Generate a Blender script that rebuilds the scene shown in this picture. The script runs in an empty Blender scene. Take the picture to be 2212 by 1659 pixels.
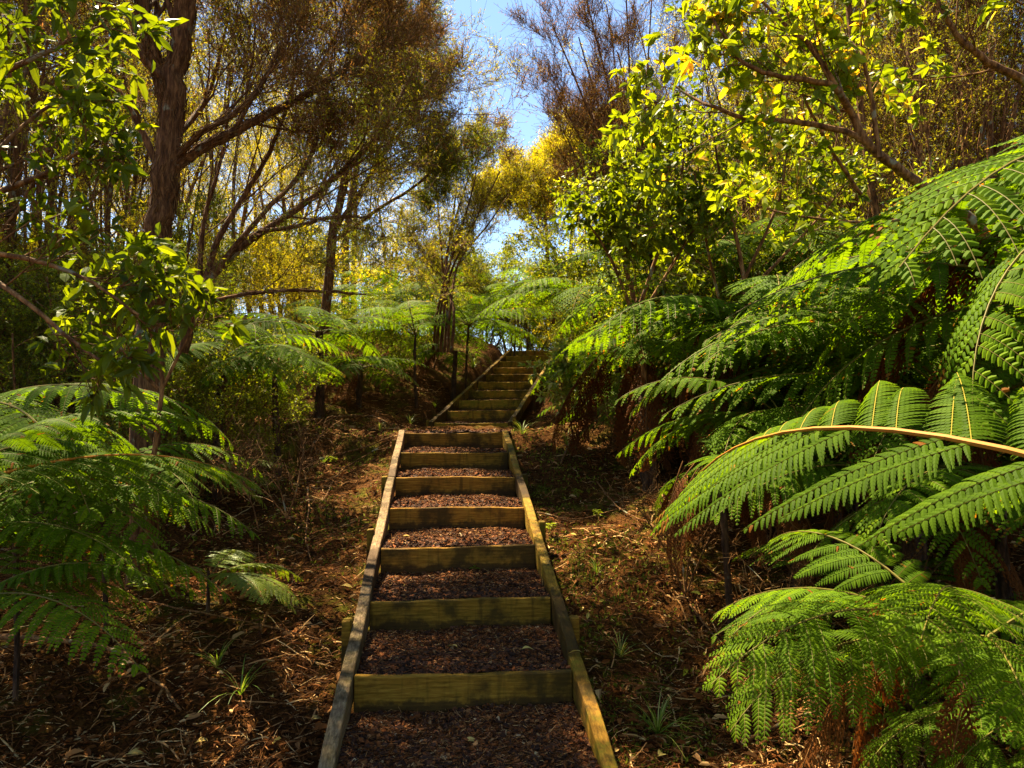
import bpy, bmesh, math, random
import numpy as np
from mathutils import Vector, Matrix, Euler

random.seed(7)
SC = bpy.context.scene
COL = SC.collection
R = math.radians
CZ = 1.45                       # camera height
PITCH = 0.0588
F = 737.5                       # focal length in pixels of a 1024 wide frame

# ------------------------------------------------------------------ camera
cam_d = bpy.data.cameras.new('camera')
cam = bpy.data.objects.new('camera', cam_d)
COL.objects.link(cam)
cam.location = (0, 0, CZ)
cam.rotation_euler = (math.pi/2 + PITCH, 0, 0)
cam_d.sensor_width = 36.0
cam_d.lens = 36.0*F/1024
cam_d.clip_start = 0.05
cam_d.clip_end = 3000
SC.camera = cam

# ------------------------------------------------------------------ light
SUN_EL, SUN_AZ = 61.0, -44.0        # azimuth from +Y (ahead), negative = left
world = bpy.data.worlds.new('World')
SC.world = world
world.use_nodes = True
wn = world.node_tree.nodes; wn.clear()
sky = wn.new('ShaderNodeTexSky'); sky.sky_type = 'NISHITA'; sky.sun_disc = False
sky.sun_elevation = R(SUN_EL); sky.sun_rotation = R(SUN_AZ)
sky.air_density = 1.0; sky.dust_density = 0.2; sky.ozone_density = 2.6
bgn = wn.new('ShaderNodeBackground'); bgn.inputs['Strength'].default_value = 0.05
wo = wn.new('ShaderNodeOutputWorld')
world.node_tree.links.new(sky.outputs[0], bgn.inputs[0])
world.node_tree.links.new(bgn.outputs[0], wo.inputs[0])
sl = bpy.data.lights.new('sun', 'SUN'); sl.energy = 5.0; sl.angle = R(0.53); sl.color = (1.0, 0.85, 0.55)
sun = bpy.data.objects.new('sun', sl); COL.objects.link(sun)
S = Vector((math.sin(R(SUN_AZ))*math.cos(R(SUN_EL)), math.cos(R(SUN_AZ))*math.cos(R(SUN_EL)), math.sin(R(SUN_EL))))
sun.rotation_euler = S.to_track_quat('Z', 'Y').to_euler()
sun.location = (-10, 15, 25)
SC.view_settings.view_transform = 'Standard'
SC.view_settings.look = 'None'
SC.view_settings.exposure = 2.55
SC.view_settings.gamma = 1.0
SC.cycles.max_bounces = 6
SC.cycles.diffuse_bounces = 4
SC.cycles.glossy_bounces = 2
SC.cycles.transmission_bounces = 4
SC.cycles.caustics_reflective = False
SC.cycles.caustics_refractive = False
SC.cycles.sample_clamp_indirect = 4.0

# ------------------------------------------------------------------ stairs layout
W = 1.10
TH = 0.065                       # side rail thickness
RISE = 0.1968
FL = [dict(p=np.array([-0.2384, 3.7855]), z=CZ-1.2437, yaw=-0.0917, run=0.7603, n=7),
      dict(p=np.array([-0.5985, 10.7209]), z=CZ+0.0627, yaw=0.1615, run=0.7709, n=10)]
for f in FL:
    f['u'] = np.array([math.sin(f['yaw']), math.cos(f['yaw'])])
    f['r'] = np.array([f['u'][1], -f['u'][0]])

_ys = np.array([-60, 0.0, 2.0, 3.0256, 3.7855, 8.33, 8.9, 10.4, 10.72, 17.6, 19.0, 24, 40, 90, 400])
_zs = np.array([-1.2, -0.08, 0.0, 0.04, 0.2063, 1.387, 1.40, 1.40, 1.5127, 3.28, 3.45, 3.4, 1.0, -6, -10])
_cy = np.array([-60, 3.7855, 8.33, 10.72, 17.6, 30, 400])
_cx = np.array([5.4, -0.2384, -0.656, -0.5985, 0.522, 1.2, 4])
def zline(y): return np.interp(y, _ys, _zs)
def cxl(y): return np.interp(y, _cy, _cx)
def smooth(a, b, x):
    t = np.clip((x-a)/(b-a), 0, 1); return t*t*(3-2*t)
def terr(x, y):
    x = np.asarray(x, float); y = np.asarray(y, float)
    lat = x - cxl(y)
    z = zline(y).astype(float)
    near = np.clip(1-np.maximum(np.abs(lat)-0.7, 0)/0.9, 0, 1)
    fade = smooth(60, 20, np.abs(y))*smooth(60, 20, np.abs(x))
    # beside the flights the ground lies under the rails
    z -= np.where(lat < 0, 0.27, 0.22)*smooth(8.65, 8.3, y)
    z -= 0.30*smooth(10.6, 10.8, y)*smooth(0.95, 0.7, np.abs(lat))
    # brown bank left of the upper flight
    z += 0.34*smooth(0.75, 2.0, -lat)*smooth(8.8, 10.8, y)*smooth(40, 20, y)
    z += 0.10*smooth(0.8, 2.5, lat)*smooth(2, 6, y)*fade
    z += 0.5*smooth(2.0, 7.0, np.abs(lat))*fade*smooth(3, 9, y)
    n = (0.06*np.sin(1.7*x+0.8*y+1)+0.05*np.sin(2.3*y-1.1*x+2)+0.03*np.sin(4.1*x+3.3*y)
         + 0.018*np.sin(7.9*x-6.3*y+1)+0.010*np.sin(15*x+11*y)+0.008*np.sin(19*y-13*x))
    z += n*smooth(0.62, 1.2, np.abs(lat))
    return z
def gz(x, y): return float(terr(x, y))

def ray(px, py, d):
    """world point seen at pixel (px,py) of a 2212 wide view, d metres in front"""
    a = (px/2.16-512)/F; b = -(py/2.16-384)/F
    c, s = math.cos(PITCH), math.sin(PITCH)
    return Vector((a*d, (c-b*s)*d, CZ+(s+b*c)*d))

# ------------------------------------------------------------------ materials
def mat(name):
    m = bpy.data.materials.new(name); m.use_nodes = True
    nt = m.node_tree; nt.nodes.clear()
    out = nt.nodes.new('ShaderNodeOutputMaterial')
    return m, nt, out
def N(nt, t, **kw):
    n = nt.nodes.new(t)
    for k, v in kw.items():
        if hasattr(n, k): setattr(n, k, v)
        else: n.inputs[k].default_value = v
    return n
def ramp(nt, fac, stops):
    r = nt.nodes.new('ShaderNodeValToRGB')
    e = r.color_ramp.elements
    while len(e) < len(stops): e.new(0.5)
    for i, (p, c) in enumerate(stops):
        e[i].position = p; e[i].color = (*c, 1)
    nt.links.new(fac, r.inputs[0])
    return r.outputs[0]
def math_n(nt, op, a, b=None):
    n = nt.nodes.new('ShaderNodeMath'); n.operation = op
    for i, v in enumerate((a, b)):
        if v is None: continue
        if isinstance(v, (int, float)): n.inputs[i].default_value = v
        else: nt.links.new(v, n.inputs[i])
    return n.outputs[0]
def mixc(nt, fac, a, b, mode='MIX'):
    n = nt.nodes.new('ShaderNodeMix'); n.data_type = 'RGBA'; n.blend_type = mode
    for s, v in (('Factor', fac), ('A', a), ('B', b)):
        i = [q for q in n.inputs if q.name == s and (q.type == 'RGBA' or s == 'Factor' and q.type == 'VALUE')][0]
        if isinstance(v, (int, float)): i.default_value = v
        elif isinstance(v, tuple): i.default_value = (*v, 1)
        else: nt.links.new(v, i)
    return [o for o in n.outputs if o.type == 'RGBA'][0]

def leaf_mat(name, stops, trans, tw=0.45, rough=0.45, spec=0.35, objvar=0.25):
    m, nt, out = mat(name)
    at = N(nt, 'ShaderNodeAttribute', attribute_name='rnd')
    c = ramp(nt, at.outputs['Fac'], stops)
    oi = N(nt, 'ShaderNodeObjectInfo')
    v = math_n(nt, 'MULTIPLY_ADD', oi.outputs['Random'], 2*objvar); v.node.inputs[2].default_value = 1-objvar
    hs = N(nt, 'ShaderNodeHueSaturation'); nt.links.new(v, hs.inputs['Value']); nt.links.new(c, hs.inputs['Color'])
    tm = mixc(nt, 1.0, hs.outputs[0], trans, 'MULTIPLY')
    p = N(nt, 'ShaderNodeBsdfPrincipled', Roughness=rough)
    p.inputs['Specular IOR Level'].default_value = spec
    nt.links.new(hs.outputs[0], p.inputs['Base Color'])
    t = N(nt, 'ShaderNodeBsdfTranslucent'); nt.links.new(tm, t.inputs[0])
    mx = N(nt, 'ShaderNodeMixShader'); mx.inputs[0].default_value = tw
    nt.links.new(p.outputs[0], mx.inputs[1]); nt.links.new(t.outputs[0], mx.inputs[2])
    nt.links.new(mx.outputs[0], out.inputs[0])
    return m

def bark_mat(name, c1, c2, scale=1.0, stretch=7, bump=0.6):
    m, nt, out = mat(name)
    tc = N(nt, 'ShaderNodeTexCoord')
    mp = N(nt, 'ShaderNodeMapping'); mp.inputs['Scale'].default_value = (scale*stretch, scale*stretch, scale)
    nt.links.new(tc.outputs['Object'], mp.inputs[0])
    n1 = N(nt, 'ShaderNodeTexNoise', Scale=6.0, Detail=6.0, Roughness=0.7); nt.links.new(mp.outputs[0], n1.inputs['Vector'])
    n2 = N(nt, 'ShaderNodeTexNoise', Scale=9.0, Detail=3.0); nt.links.new(tc.outputs['Object'], n2.inputs['Vector'])
    c = ramp(nt, n1.outputs[0], [(0.33, tuple(v*0.30 for v in c1)), (0.47, c1), (0.62, c2), (0.75, tuple(min(1, v*1.7) for v in c2))])
    lich = ramp(nt, n2.outputs[0], [(0.62, (0, 0, 0)), (0.70, (1, 1, 1))])
    c = mixc(nt, lich, c, (0.20, 0.19, 0.12))
    p = N(nt, 'ShaderNodeBsdfPrincipled', Roughness=0.85); p.inputs['Specular IOR Level'].default_value = 0.2
    nt.links.new(c, p.inputs['Base Color'])
    b = N(nt, 'ShaderNodeBump', Strength=bump, Distance=0.02); nt.links.new(n1.outputs[0], b.inputs['Height'])
    nt.links.new(b.outputs[0], p.inputs['Normal']); nt.links.new(p.outputs[0], out.inputs[0])
    return m

def attr_mat(name, stops, rough=0.8, tw=0.0, spec=0.2):
    m, nt, out = mat(name)
    at = N(nt, 'ShaderNodeAttribute', attribute_name='rnd')
    c = ramp(nt, at.outputs['Fac'], stops)
    p = N(nt, 'ShaderNodeBsdfPrincipled', Roughness=rough); p.inputs['Specular IOR Level'].default_value = spec
    nt.links.new(c, p.inputs['Base Color'])
    sh = p.outputs[0]
    if tw:
        t = N(nt, 'ShaderNodeBsdfTranslucent'); nt.links.new(c, t.inputs[0])
        mx = N(nt, 'ShaderNodeMixShader'); mx.inputs[0].default_value = tw
        nt.links.new(sh, mx.inputs[1]); nt.links.new(t.outputs[0], mx.inputs[2]); sh = mx.outputs[0]
    nt.links.new(sh, out.inputs[0])
    return m

def timber_mat(name, green=0.35, grey=0.0, val=0.70):
    m, nt, out = mat(name)
    tc = N(nt, 'ShaderNodeTexCoord'); oi = N(nt, 'ShaderNodeObjectInfo')
    add = N(nt, 'ShaderNodeVectorMath', operation='ADD')
    cm = N(nt, 'ShaderNodeCombineXYZ')
    off = math_n(nt, 'MULTIPLY', oi.outputs['Random'], 37.0)
    for i in range(3): nt.links.new(off, cm.inputs[i])
    nt.links.new(tc.outputs['Object'], add.inputs[0]); nt.links.new(cm.outputs[0], add.inputs[1])
    co = add.outputs[0]
    mp = N(nt, 'ShaderNodeMapping'); mp.inputs['Scale'].default_value = (1.2, 14, 14); nt.links.new(co, mp.inputs[0])
    grain = N(nt, 'ShaderNodeTexNoise', Scale=7.0, Detail=7.0, Roughness=0.65, Distortion=0.6); nt.links.new(mp.outputs[0], grain.inputs['Vector'])
    mp2 = N(nt, 'ShaderNodeMapping'); mp2.inputs['Scale'].default_value = (1.6, 1.6, 6); nt.links.new(co, mp2.inputs[0])
    wv = N(nt, 'ShaderNodeTexWave', Scale=2.2, Distortion=5.0, Detail=3.0, bands_direction='Z'); nt.links.new(mp2.outputs[0], wv.inputs['Vector'])
    st = N(nt, 'ShaderNodeTexNoise', Scale=3.6, Detail=6.0, Roughness=0.62); nt.links.new(co, st.inputs['Vector'])
    st2 = N(nt, 'ShaderNodeTexNoise', Scale=11.0, Detail=5.0, Roughness=0.7); nt.links.new(co, st2.inputs['Vector'])
    mp3 = N(nt, 'ShaderNodeMapping'); mp3.inputs['Scale'].default_value = (9, 9, 0.8); nt.links.new(co, mp3.inputs[0])
    drip = N(nt, 'ShaderNodeTexNoise', Scale=2.2, Detail=4.0); nt.links.new(mp3.outputs[0], drip.inputs['Vector'])
    base = ramp(nt, grain.outputs[0], [(0.28, (0.070, 0.030, 0.003)), (0.48, (0.19, 0.094, 0.008)), (0.72, (0.36, 0.20, 0.024))])
    base = mixc(nt, 0.22, base, mixc(nt, wv.outputs['Fac'], (0.07, 0.032, 0.003), (0.30, 0.165, 0.016)))
    if grey: base = mixc(nt, grey, base, ramp(nt, grain.outputs[0], [(0.3, (0.05, 0.035, 0.028)), (0.5, (0.15, 0.11, 0.085)), (0.72, (0.30, 0.24, 0.17))]))
    gm = ramp(nt, st2.outputs[0], [(0.45, (0, 0, 0)), (0.68, (1, 1, 1))])
    gsc = math_n(nt, 'MULTIPLY', gm, green)
    base = mixc(nt, gsc, base, (0.10, 0.105, 0.006))
    dk = ramp(nt, st.outputs[0], [(0.48, (0, 0, 0)), (0.60, (1, 1, 1))])
    base = mixc(nt, math_n(nt, 'MULTIPLY', dk, 0.80), base, (0.026, 0.017, 0.004))
    dr = ramp(nt, drip.outputs[0], [(0.55, (0, 0, 0)), (0.70, (1, 1, 1))])
    base = mixc(nt, math_n(nt, 'MULTIPLY', dr, 0.65), base, (0.035, 0.022, 0.004))
    sx = N(nt, 'ShaderNodeSeparateXYZ'); nt.links.new(tc.outputs['Object'], sx.inputs[0])
    mud = math_n(nt, 'ADD', math_n(nt, 'MULTIPLY', sx.outputs[2], -4.5), math_n(nt, 'MULTIPLY', st2.outputs[0], 0.75))
    base = mixc(nt, math_n(nt, 'MULTIPLY', ramp(nt, mud, [(0.86, (0, 0, 0)), (1.0, (1, 1, 1))]), 0.8), base, (0.030, 0.015, 0.005))
    hv = N(nt, 'ShaderNodeHueSaturation'); nt.links.new(base, hv.inputs['Color'])
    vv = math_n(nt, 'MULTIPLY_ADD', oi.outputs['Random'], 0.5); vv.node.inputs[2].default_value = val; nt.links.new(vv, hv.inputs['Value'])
    h2 = math_n(nt, 'MULTIPLY_ADD', oi.outputs['Random'], -0.022); h2.node.inputs[2].default_value = 0.511; nt.links.new(h2, hv.inputs['Hue'])
    base = hv.outputs[0]
    p = N(nt, 'ShaderNodeBsdfPrincipled', Roughness=0.75); p.inputs['Specular IOR Level'].default_value = 0.10
    nt.links.new(base, p.inputs['Base Color'])
    b = N(nt, 'ShaderNodeBump', Strength=0.45, Distance=0.006); nt.links.new(grain.outputs[0], b.inputs['Height'])
    nt.links.new(b.outputs[0], p.inputs['Normal']); nt.links.new(p.outputs[0], out.inputs[0])
    return m

def ground_mat():
    m, nt, out = mat('forest_soil')
    tc = N(nt, 'ShaderNodeTexCoord')
    co = tc.outputs['Object']
    n1 = N(nt, 'ShaderNodeTexNoise', Scale=55.0, Detail=8.0, Roughness=0.75); nt.links.new(co, n1.inputs['Vector'])
    n2 = N(nt, 'ShaderNodeTexNoise', Scale=1.3, Detail=4.0); nt.links.new(co, n2.inputs['Vector'])
    n3 = N(nt, 'ShaderNodeTexVoronoi', Scale=70.0); nt.links.new(co, n3.inputs['Vector'])
    n4 = N(nt, 'ShaderNodeTexNoise', Scale=7.0, Detail=5.0); nt.links.new(co, n4.inputs['Vector'])
    c = ramp(nt, n1.outputs[0], [(0.30, (0.014, 0.005, 0.001)), (0.48, (0.050, 0.019, 0.004)), (0.62, (0.11, 0.045, 0.010)), (0.75, (0.25, 0.12, 0.03))])
    c = mixc(nt, 0.30, c, n3.outputs['Distance'], 'OVERLAY')
    mz = math_n(nt, 'MULTIPLY', ramp(nt, n2.outputs[0], [(0.50, (0, 0, 0)), (0.60, (1, 1, 1))]), ramp(nt, n4.outputs[0], [(0.42, (0, 0, 0)), (0.56, (1, 1, 1))]))
    c = mixc(nt, math_n(nt, 'MULTIPLY', mz, 0.75), c, (0.075, 0.075, 0.006))
    p = N(nt, 'ShaderNodeBsdfPrincipled', Roughness=0.9); p.inputs['Specular IOR Level'].default_value = 0.03
    nt.links.new(c, p.inputs['Base Color'])
    b = N(nt, 'ShaderNodeBump', Strength=0.8, Distance=0.03); nt.links.new(n1.outputs[0], b.inputs['Height'])
    nt.links.new(b.outputs[0], p.inputs['Normal']); nt.links.new(p.outputs[0], out.inputs[0])
    return m

M = {}
M['fern'] = leaf_mat('fern_green', [(0, (0.030, 0.060, 0.002)), (0.5, (0.065, 0.120, 0.003)), (0.85, (0.125, 0.185, 0.004)), (0.94, (0.18, 0.22, 0.006)), (0.97, (0.24, 0.12, 0.012)), (1, (0.16, 0.06, 0.008))], (2.6, 2.3, 0.7), 0.45, 0.62, 0.05, 0.18)
M['fern_y'] = leaf_mat('fern_yellow_green', [(0, (0.085, 0.13, 0.006)), (0.6, (0.16, 0.21, 0.010)), (0.93, (0.26, 0.25, 0.02)), (1, (0.30, 0.12, 0.02))], (2.2, 2.0, 0.8), 0.45, 0.45, 0.3, 0.15)
M['dead'] = leaf_mat('dead_frond_brown', [(0, (0.040, 0.012, 0.002)), (0.6, (0.13, 0.040, 0.006)), (1, (0.26, 0.11, 0.02))], (1.4, 1.1, 0.7), 0.25, 0.8, 0.1, 0.2)
M['rachis'] = attr_mat('frond_stalk', [(0, (0.07, 0.055, 0.012)), (1, (0.15, 0.12, 0.02))], 0.6, 0, 0.1)
M['rachis_o'] = attr_mat('frond_stalk_orange', [(0, (0.20, 0.16, 0.02)), (0.36, (0.22, 0.17, 0.02)), (0.45, (0.30, 0.115, 0.012)), (1, (0.36, 0.18, 0.02))], 0.6, 0, 0.1)
M['tea'] = leaf_mat('tea_tree_leaf', [(0, (0.055, 0.070, 0.004)), (0.45, (0.140, 0.155, 0.006)), (0.8, (0.24, 0.225, 0.008)), (0.93, (0.26, 0.17, 0.015)), (1, (0.16, 0.075, 0.025))], (3.0, 2.5, 0.8), 0.5, 0.5, 0.25, 0.25)
M['tea_g'] = leaf_mat('tea_tree_leaf_deep', [(0, (0.030, 0.050, 0.003)), (0.5, (0.065, 0.095, 0.004)), (0.9, (0.13, 0.155, 0.006)), (1, (0.20, 0.12, 0.02))], (2.8, 2.5, 0.8), 0.45, 0.5, 0.2, 0.25)
M['tea_y'] = leaf_mat('tea_tree_leaf_bright', [(0, (0.16, 0.18, 0.006)), (0.6, (0.30, 0.29, 0.010)), (1, (0.38, 0.28, 0.02))], (3.0, 2.5, 0.7), 0.5, 0.5, 0.25, 0.2)
M['tea_b'] = leaf_mat('tea_tree_leaf_brown', [(0, (0.045, 0.042, 0.005)), (0.5, (0.125, 0.082, 0.016)), (0.8, (0.19, 0.095, 0.036)), (1, (0.23, 0.14, 0.08))], (1.8, 1.4, 0.8), 0.4, 0.6, 0.2, 0.2)
M['broad'] = leaf_mat('broad_leaf', [(0, (0.035, 0.052, 0.002)), (0.5, (0.075, 0.105, 0.003)), (0.88, (0.15, 0.175, 0.004)), (0.97, (0.22, 0.25, 0.02)), (1, (0.50, 0.30, 0.02))], (2.6, 2.4, 0.7), 0.42, 0.45, 0.14, 0.12)
M['shrub'] = leaf_mat('small_leaf', [(0, (0.030, 0.052, 0.004)), (0.5, (0.100, 0.130, 0.006)), (0.85, (0.21, 0.23, 0.008)), (1, (0.24, 0.25, 0.02))], (2.8, 2.5, 0.8), 0.45, 0.4, 0.2, 0.25)
M['grass'] = leaf_mat('sedge_blade', [(0, (0.06, 0.11, 0.008)), (0.6, (0.15, 0.20, 0.02)), (1, (0.34, 0.31, 0.09))], (2.0, 1.9, 0.8), 0.4, 0.4, 0.3, 0.15)
M['bark'] = bark_mat('tea_tree_bark', (0.085, 0.033, 0.009), (0.20, 0.090, 0.030), 1.0, 7, 1.0)
M['bark2'] = bark_mat('young_stem_bark', (0.105, 0.042, 0.010), (0.26, 0.125, 0.038), 1.5, 4, 0.5)
M['fibre'] = bark_mat('fern_trunk_fibre', (0.035, 0.017, 0.008), (0.09, 0.045, 0.02), 1.5, 4, 1.0)
M['twig'] = attr_mat('twig', [(0, (0.05, 0.020, 0.005)), (0.6, (0.14, 0.062, 0.018)), (1, (0.28, 0.16, 0.06))], 0.8, 0, 0.08)
M['litter'] = attr_mat('litter', [(0, (0.018, 0.006, 0.0015)), (0.38, (0.078, 0.026, 0.006)), (0.72, (0.18, 0.062, 0.015)), (0.88, (0.40, 0.20, 0.07)), (0.96, (0.58, 0.38, 0.16)), (1, (0.40, 0.36, 0.02))], 0.75, 0.15, 0.06)
M['gravel'] = attr_mat('bark_gravel', [(0, (0.016, 0.008, 0.005)), (0.45, (0.058, 0.025, 0.014)), (0.72, (0.17, 0.050, 0.012)), (0.95, (0.26, 0.14, 0.055)), (1, (0.40, 0.28, 0.15))], 0.75, 0, 0.08)
M['moss'] = attr_mat('moss', [(0, (0.05, 0.065, 0.003)), (0.6, (0.13, 0.15, 0.006)), (1, (0.26, 0.25, 0.02))], 0.9, 0.2)
M['timber'] = timber_mat('treated_timber', 0.22)
M['timber_g'] = timber_mat('mossy_timber', 0.85)
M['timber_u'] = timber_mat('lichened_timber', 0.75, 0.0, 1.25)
M['timber_w'] = timber_mat('weathered_timber', 0.3, 0.6)
M['dleaf'] = attr_mat('dry_leaf', [(0, (0.30, 0.17, 0.045)), (0.7, (0.48, 0.34, 0.10)), (0.85, (0.55, 0.40, 0.09)), (1, (0.5, 0.14, 0.015))], 0.8, 0.2, 0.03)
M['soil'] = ground_mat()

# ------------------------------------------------------------------ mesh helpers
class MB:
    def __init__(s): s.v = []; s.f = {3: [], 4: []}; s.n = 0; s.r = []
    def add(s, V, Fc, mi=0, rnd=0.5):
        V = np.asarray(V, float).reshape(-1, 3); Fc = np.asarray(Fc, int)
        s.v.append(V); k = Fc.shape[1]
        s.f[k].append((Fc+s.n, mi)); s.n += len(V)
        s.r.append(np.full(len(V), rnd) if np.isscalar(rnd) else np.asarray(rnd, float))
    def mesh(s, name, mats, smooth_=False):
        me = bpy.data.meshes.new(name)
        V = np.concatenate(s.v)
        loops = []; tot = []; mi = []
        for k in (3, 4):
            for Fc, m_ in s.f[k]:
                loops.append(Fc.ravel()); tot.append(np.full(len(Fc), k)); mi.append(np.full(len(Fc), m_))
        loops = np.concatenate(loops).astype(np.int32); tot = np.concatenate(tot).astype(np.int32); mi = np.concatenate(mi).astype(np.int32)
        me.vertices.add(len(V)); me.vertices.foreach_set('co', V.ravel().astype(np.float32))
        me.loops.add(len(loops)); me.loops.foreach_set('vertex_index', loops)
        me.polygons.add(len(tot)); me.polygons.foreach_set('loop_start', (np.cumsum(tot)-tot).astype(np.int32))
        me.polygons.foreach_set('loop_total', tot)
        me.polygons.foreach_set('material_index', mi)
        me.polygons.foreach_set('use_smooth', np.full(len(tot), smooth_))
        a = me.attributes.new('rnd', 'FLOAT', 'POINT'); a.data.foreach_set('value', np.concatenate(s.r).astype(np.float32))
        me.update(calc_edges=True)
        for m_ in mats: me.materials.append(m_)
        return me

def nrm(a): return a/np.maximum(np.linalg.norm(a, axis=-1, keepdims=True), 1e-9)
def inst(mb, T, TF, pos, X, Y, Z, mi=0, rnd=None, droop=0.0, rng=None):
    """copies of template T (k,3), faces TF, at pos with axes X,Y,Z (n,3 each, scaled)"""
    n = len(pos); k = len(T)
    V = pos[:, None, :]+T[None, :, 0:1]*X[:, None, :]+T[None, :, 1:2]*Y[:, None, :]+T[None, :, 2:3]*Z[:, None, :]
    if np.any(droop): V[:, :, 2] -= np.asarray(droop).reshape(-1, 1)*(T[None, :, 0]**2)*np.linalg.norm(X, axis=1)[:, None]
    Fc = (np.asarray(TF)[None]+(np.arange(n)*k)[:, None, None]).reshape(-1, len(TF[0]))
    if rnd is None: rnd = rng.random(n)
    mb.add(V.reshape(-1, 3), Fc, mi, np.repeat(rnd, k))
def sticks(mb, A, B, r0, r1, mi=0, rnd=None, rng=None):
    A = np.asarray(A, float); B = np.asarray(B, float); n = len(A)
    D = nrm(B-A); ref = np.where(np.abs(D[:, 2:3]) > 0.9, np.array([[1., 0, 0]]), np.array([[0, 0, 1.]]))
    U = nrm(np.cross(D, ref)); Vv = np.cross(D, U)
    r0 = np.broadcast_to(r0, (n,)); r1 = np.broadcast_to(r1, (n,))
    vs = []
    for P_, r_ in ((A, r0), (B, r1)):
        for q in range(3):
            a = q*2*math.pi/3
            vs.append(P_+(U*math.cos(a)+Vv*math.sin(a))*r_[:, None])
    V = np.stack(vs, 1).reshape(-1, 3)
    TF = np.array([[0, 1, 4, 3], [1, 2, 5, 4], [2, 0, 3, 5]])
    Fc = (TF[None]+(np.arange(n)*6)[:, None, None]).reshape(-1, 4)
    if rnd is None: rnd = rng.random(n)
    if np.isscalar(rnd): rnd = np.full(n, rnd)
    mb.add(V, Fc, mi, np.repeat(rnd, 6))
def tube(mb, pts, rad, sides=8, mi=0, rnd=0.5, rough=0.0, rng=None):
    pts = np.asarray(pts, float); n = len(pts)
    T_ = nrm(np.gradient(pts, axis=0)); U = np.cross(T_[0], [0.3, 0.2, 1.0]); 
    if np.linalg.norm(U) < 0.2: U = np.cross(T_[0], [1, 0, 0])
    U = U/np.linalg.norm(U); rings = []
    rad = np.broadcast_to(rad, (n,))
    for i in range(n):
        U = U-T_[i]*np.dot(U, T_[i]); U /= np.linalg.norm(U); V_ = np.cross(T_[i], U)
        a = np.arange(sides)*2*math.pi/sides
        rr = rad[i]*(1+(rough*(rng.random(sides)-0.5) if rough else 0))
        rings.append(pts[i]+np.cos(a)[:, None]*U*np.reshape(rr, (-1, 1) if rough else (1, 1))+np.sin(a)[:, None]*V_*np.reshape(rr, (-1, 1) if rough else (1, 1)))
    V = np.concatenate(rings)
    Fc = []
    for i in range(n-1):
        for j in range(sides):
            k = (j+1) % sides
            Fc.append((i*sides+j, i*sides+k, (i+1)*sides+k, (i+1)*sides+j))
    mb.add(V, Fc, mi, rnd)
    c = len(V)
    V2 = np.concatenate([rings[-1], pts[-1:]+T_[-1:]*rad[-1]*0.3])
    mb.add(V2, [(j, (j+1) % sides, sides) for j in range(sides)], mi, rnd)

# ------------------------------------------------------------------ object helpers
def tag(o, label=None, cat=None, group=None, kind=None):
    if label: o['label'] = label
    if cat: o['category'] = cat
    if group: o['group'] = group
    if kind: o['kind'] = kind
    return o
def link(name, me, parent=None, loc=(0, 0, 0), rot=(0, 0, 0), sc=1.0):
    o = bpy.data.objects.new(name, me); COL.objects.link(o)
    if parent: o.parent = parent
    o.location = loc; o.rotation_euler = rot
    o.scale = (sc, sc, sc) if np.isscalar(sc) else sc
    return o
def empty(name, loc, rz=0.0, sc=1.0):
    o = link(name, None, None, loc, (0, 0, rz), sc); o.empty_display_size = 0.2
    return o

# ------------------------------------------------------------------ ground
def make_ground():
    def axis(lo, hi, dense_lo, dense_hi, st, gr):
        a = list(np.arange(dense_lo, dense_hi, st)); s = st
        while a[-1] < hi: s *= gr; a.append(a[-1]+s)
        s = st; b = [dense_lo]
        while b[-1] > lo: s *= gr; b.append(b[-1]-s)
        return np.array(b[:0:-1]+a)
    xs = axis(-900, 900, -6, 6, 0.05, 1.12); ys = axis(-300, 1500, 1.0, 13.0, 0.05, 1.10)
    X, Y = np.meshgrid(xs, ys)
    Z = terr(X, Y)
    rng = np.random.default_rng(3)
    amp = 0.012*((np.abs(X) < 7) & (Y < 14) & (Y > 0))
    Z = Z+(rng.random(Z.shape)-0.5)*2*amp
    V = np.stack([X, Y, Z], -1).reshape(-1, 3)
    h, w = X.shape
    i = np.arange(h-1)[:, None]*w+np.arange(w-1)[None]
    Fc = np.stack([i, i+1, i+w+1, i+w], -1).reshape(-1, 4)
    mb = MB(); mb.add(V, Fc)
    tag(link('ground', mb.mesh('ground', [M['soil']], True)), kind='structure')
make_ground()

# ------------------------------------------------------------------ stairs
def box_mesh(name, lx, ly, lz, m, bev=0.004, shear=0.0, seed=0, cuts=14):
    """box centred on x,y; z from -lz to 0 (top at 0); shear tilts z along x"""
    bm = bmesh.new(); bmesh.ops.create_cube(bm, size=1.0)
    for v in bm.verts: v.co = Vector((v.co.x*lx, v.co.y*ly, (v.co.z-0.5)*lz))
    bmesh.ops.bevel(bm, geom=list(bm.edges), offset=bev, segments=1, affect='EDGES')
    le = [e for e in bm.edges if abs(e.verts[0].co.x-e.verts[1].co.x) > lx*0.5]
    bmesh.ops.subdivide_edges(bm, edges=le, cuts=cuts, use_grid_fill=True)
    rg = random.Random(seed)
    ph = [rg.random()*6 for _ in range(4)]
    for v in bm.verts:
        x = v.co.x
        v.co.z += 0.004*math.sin(x*5+ph[0])+0.002*math.sin(x*17+ph[1])+rg.uniform(-.0012, .0012)
        v.co.y += 0.003*math.sin(x*4+ph[2])+rg.uniform(-.001, .001)
        v.co.z += shear*x
    me = bpy.data.meshes.new(name); bm.to_mesh(me); bm.free()
    me.materials.append(m)
    return me

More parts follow.
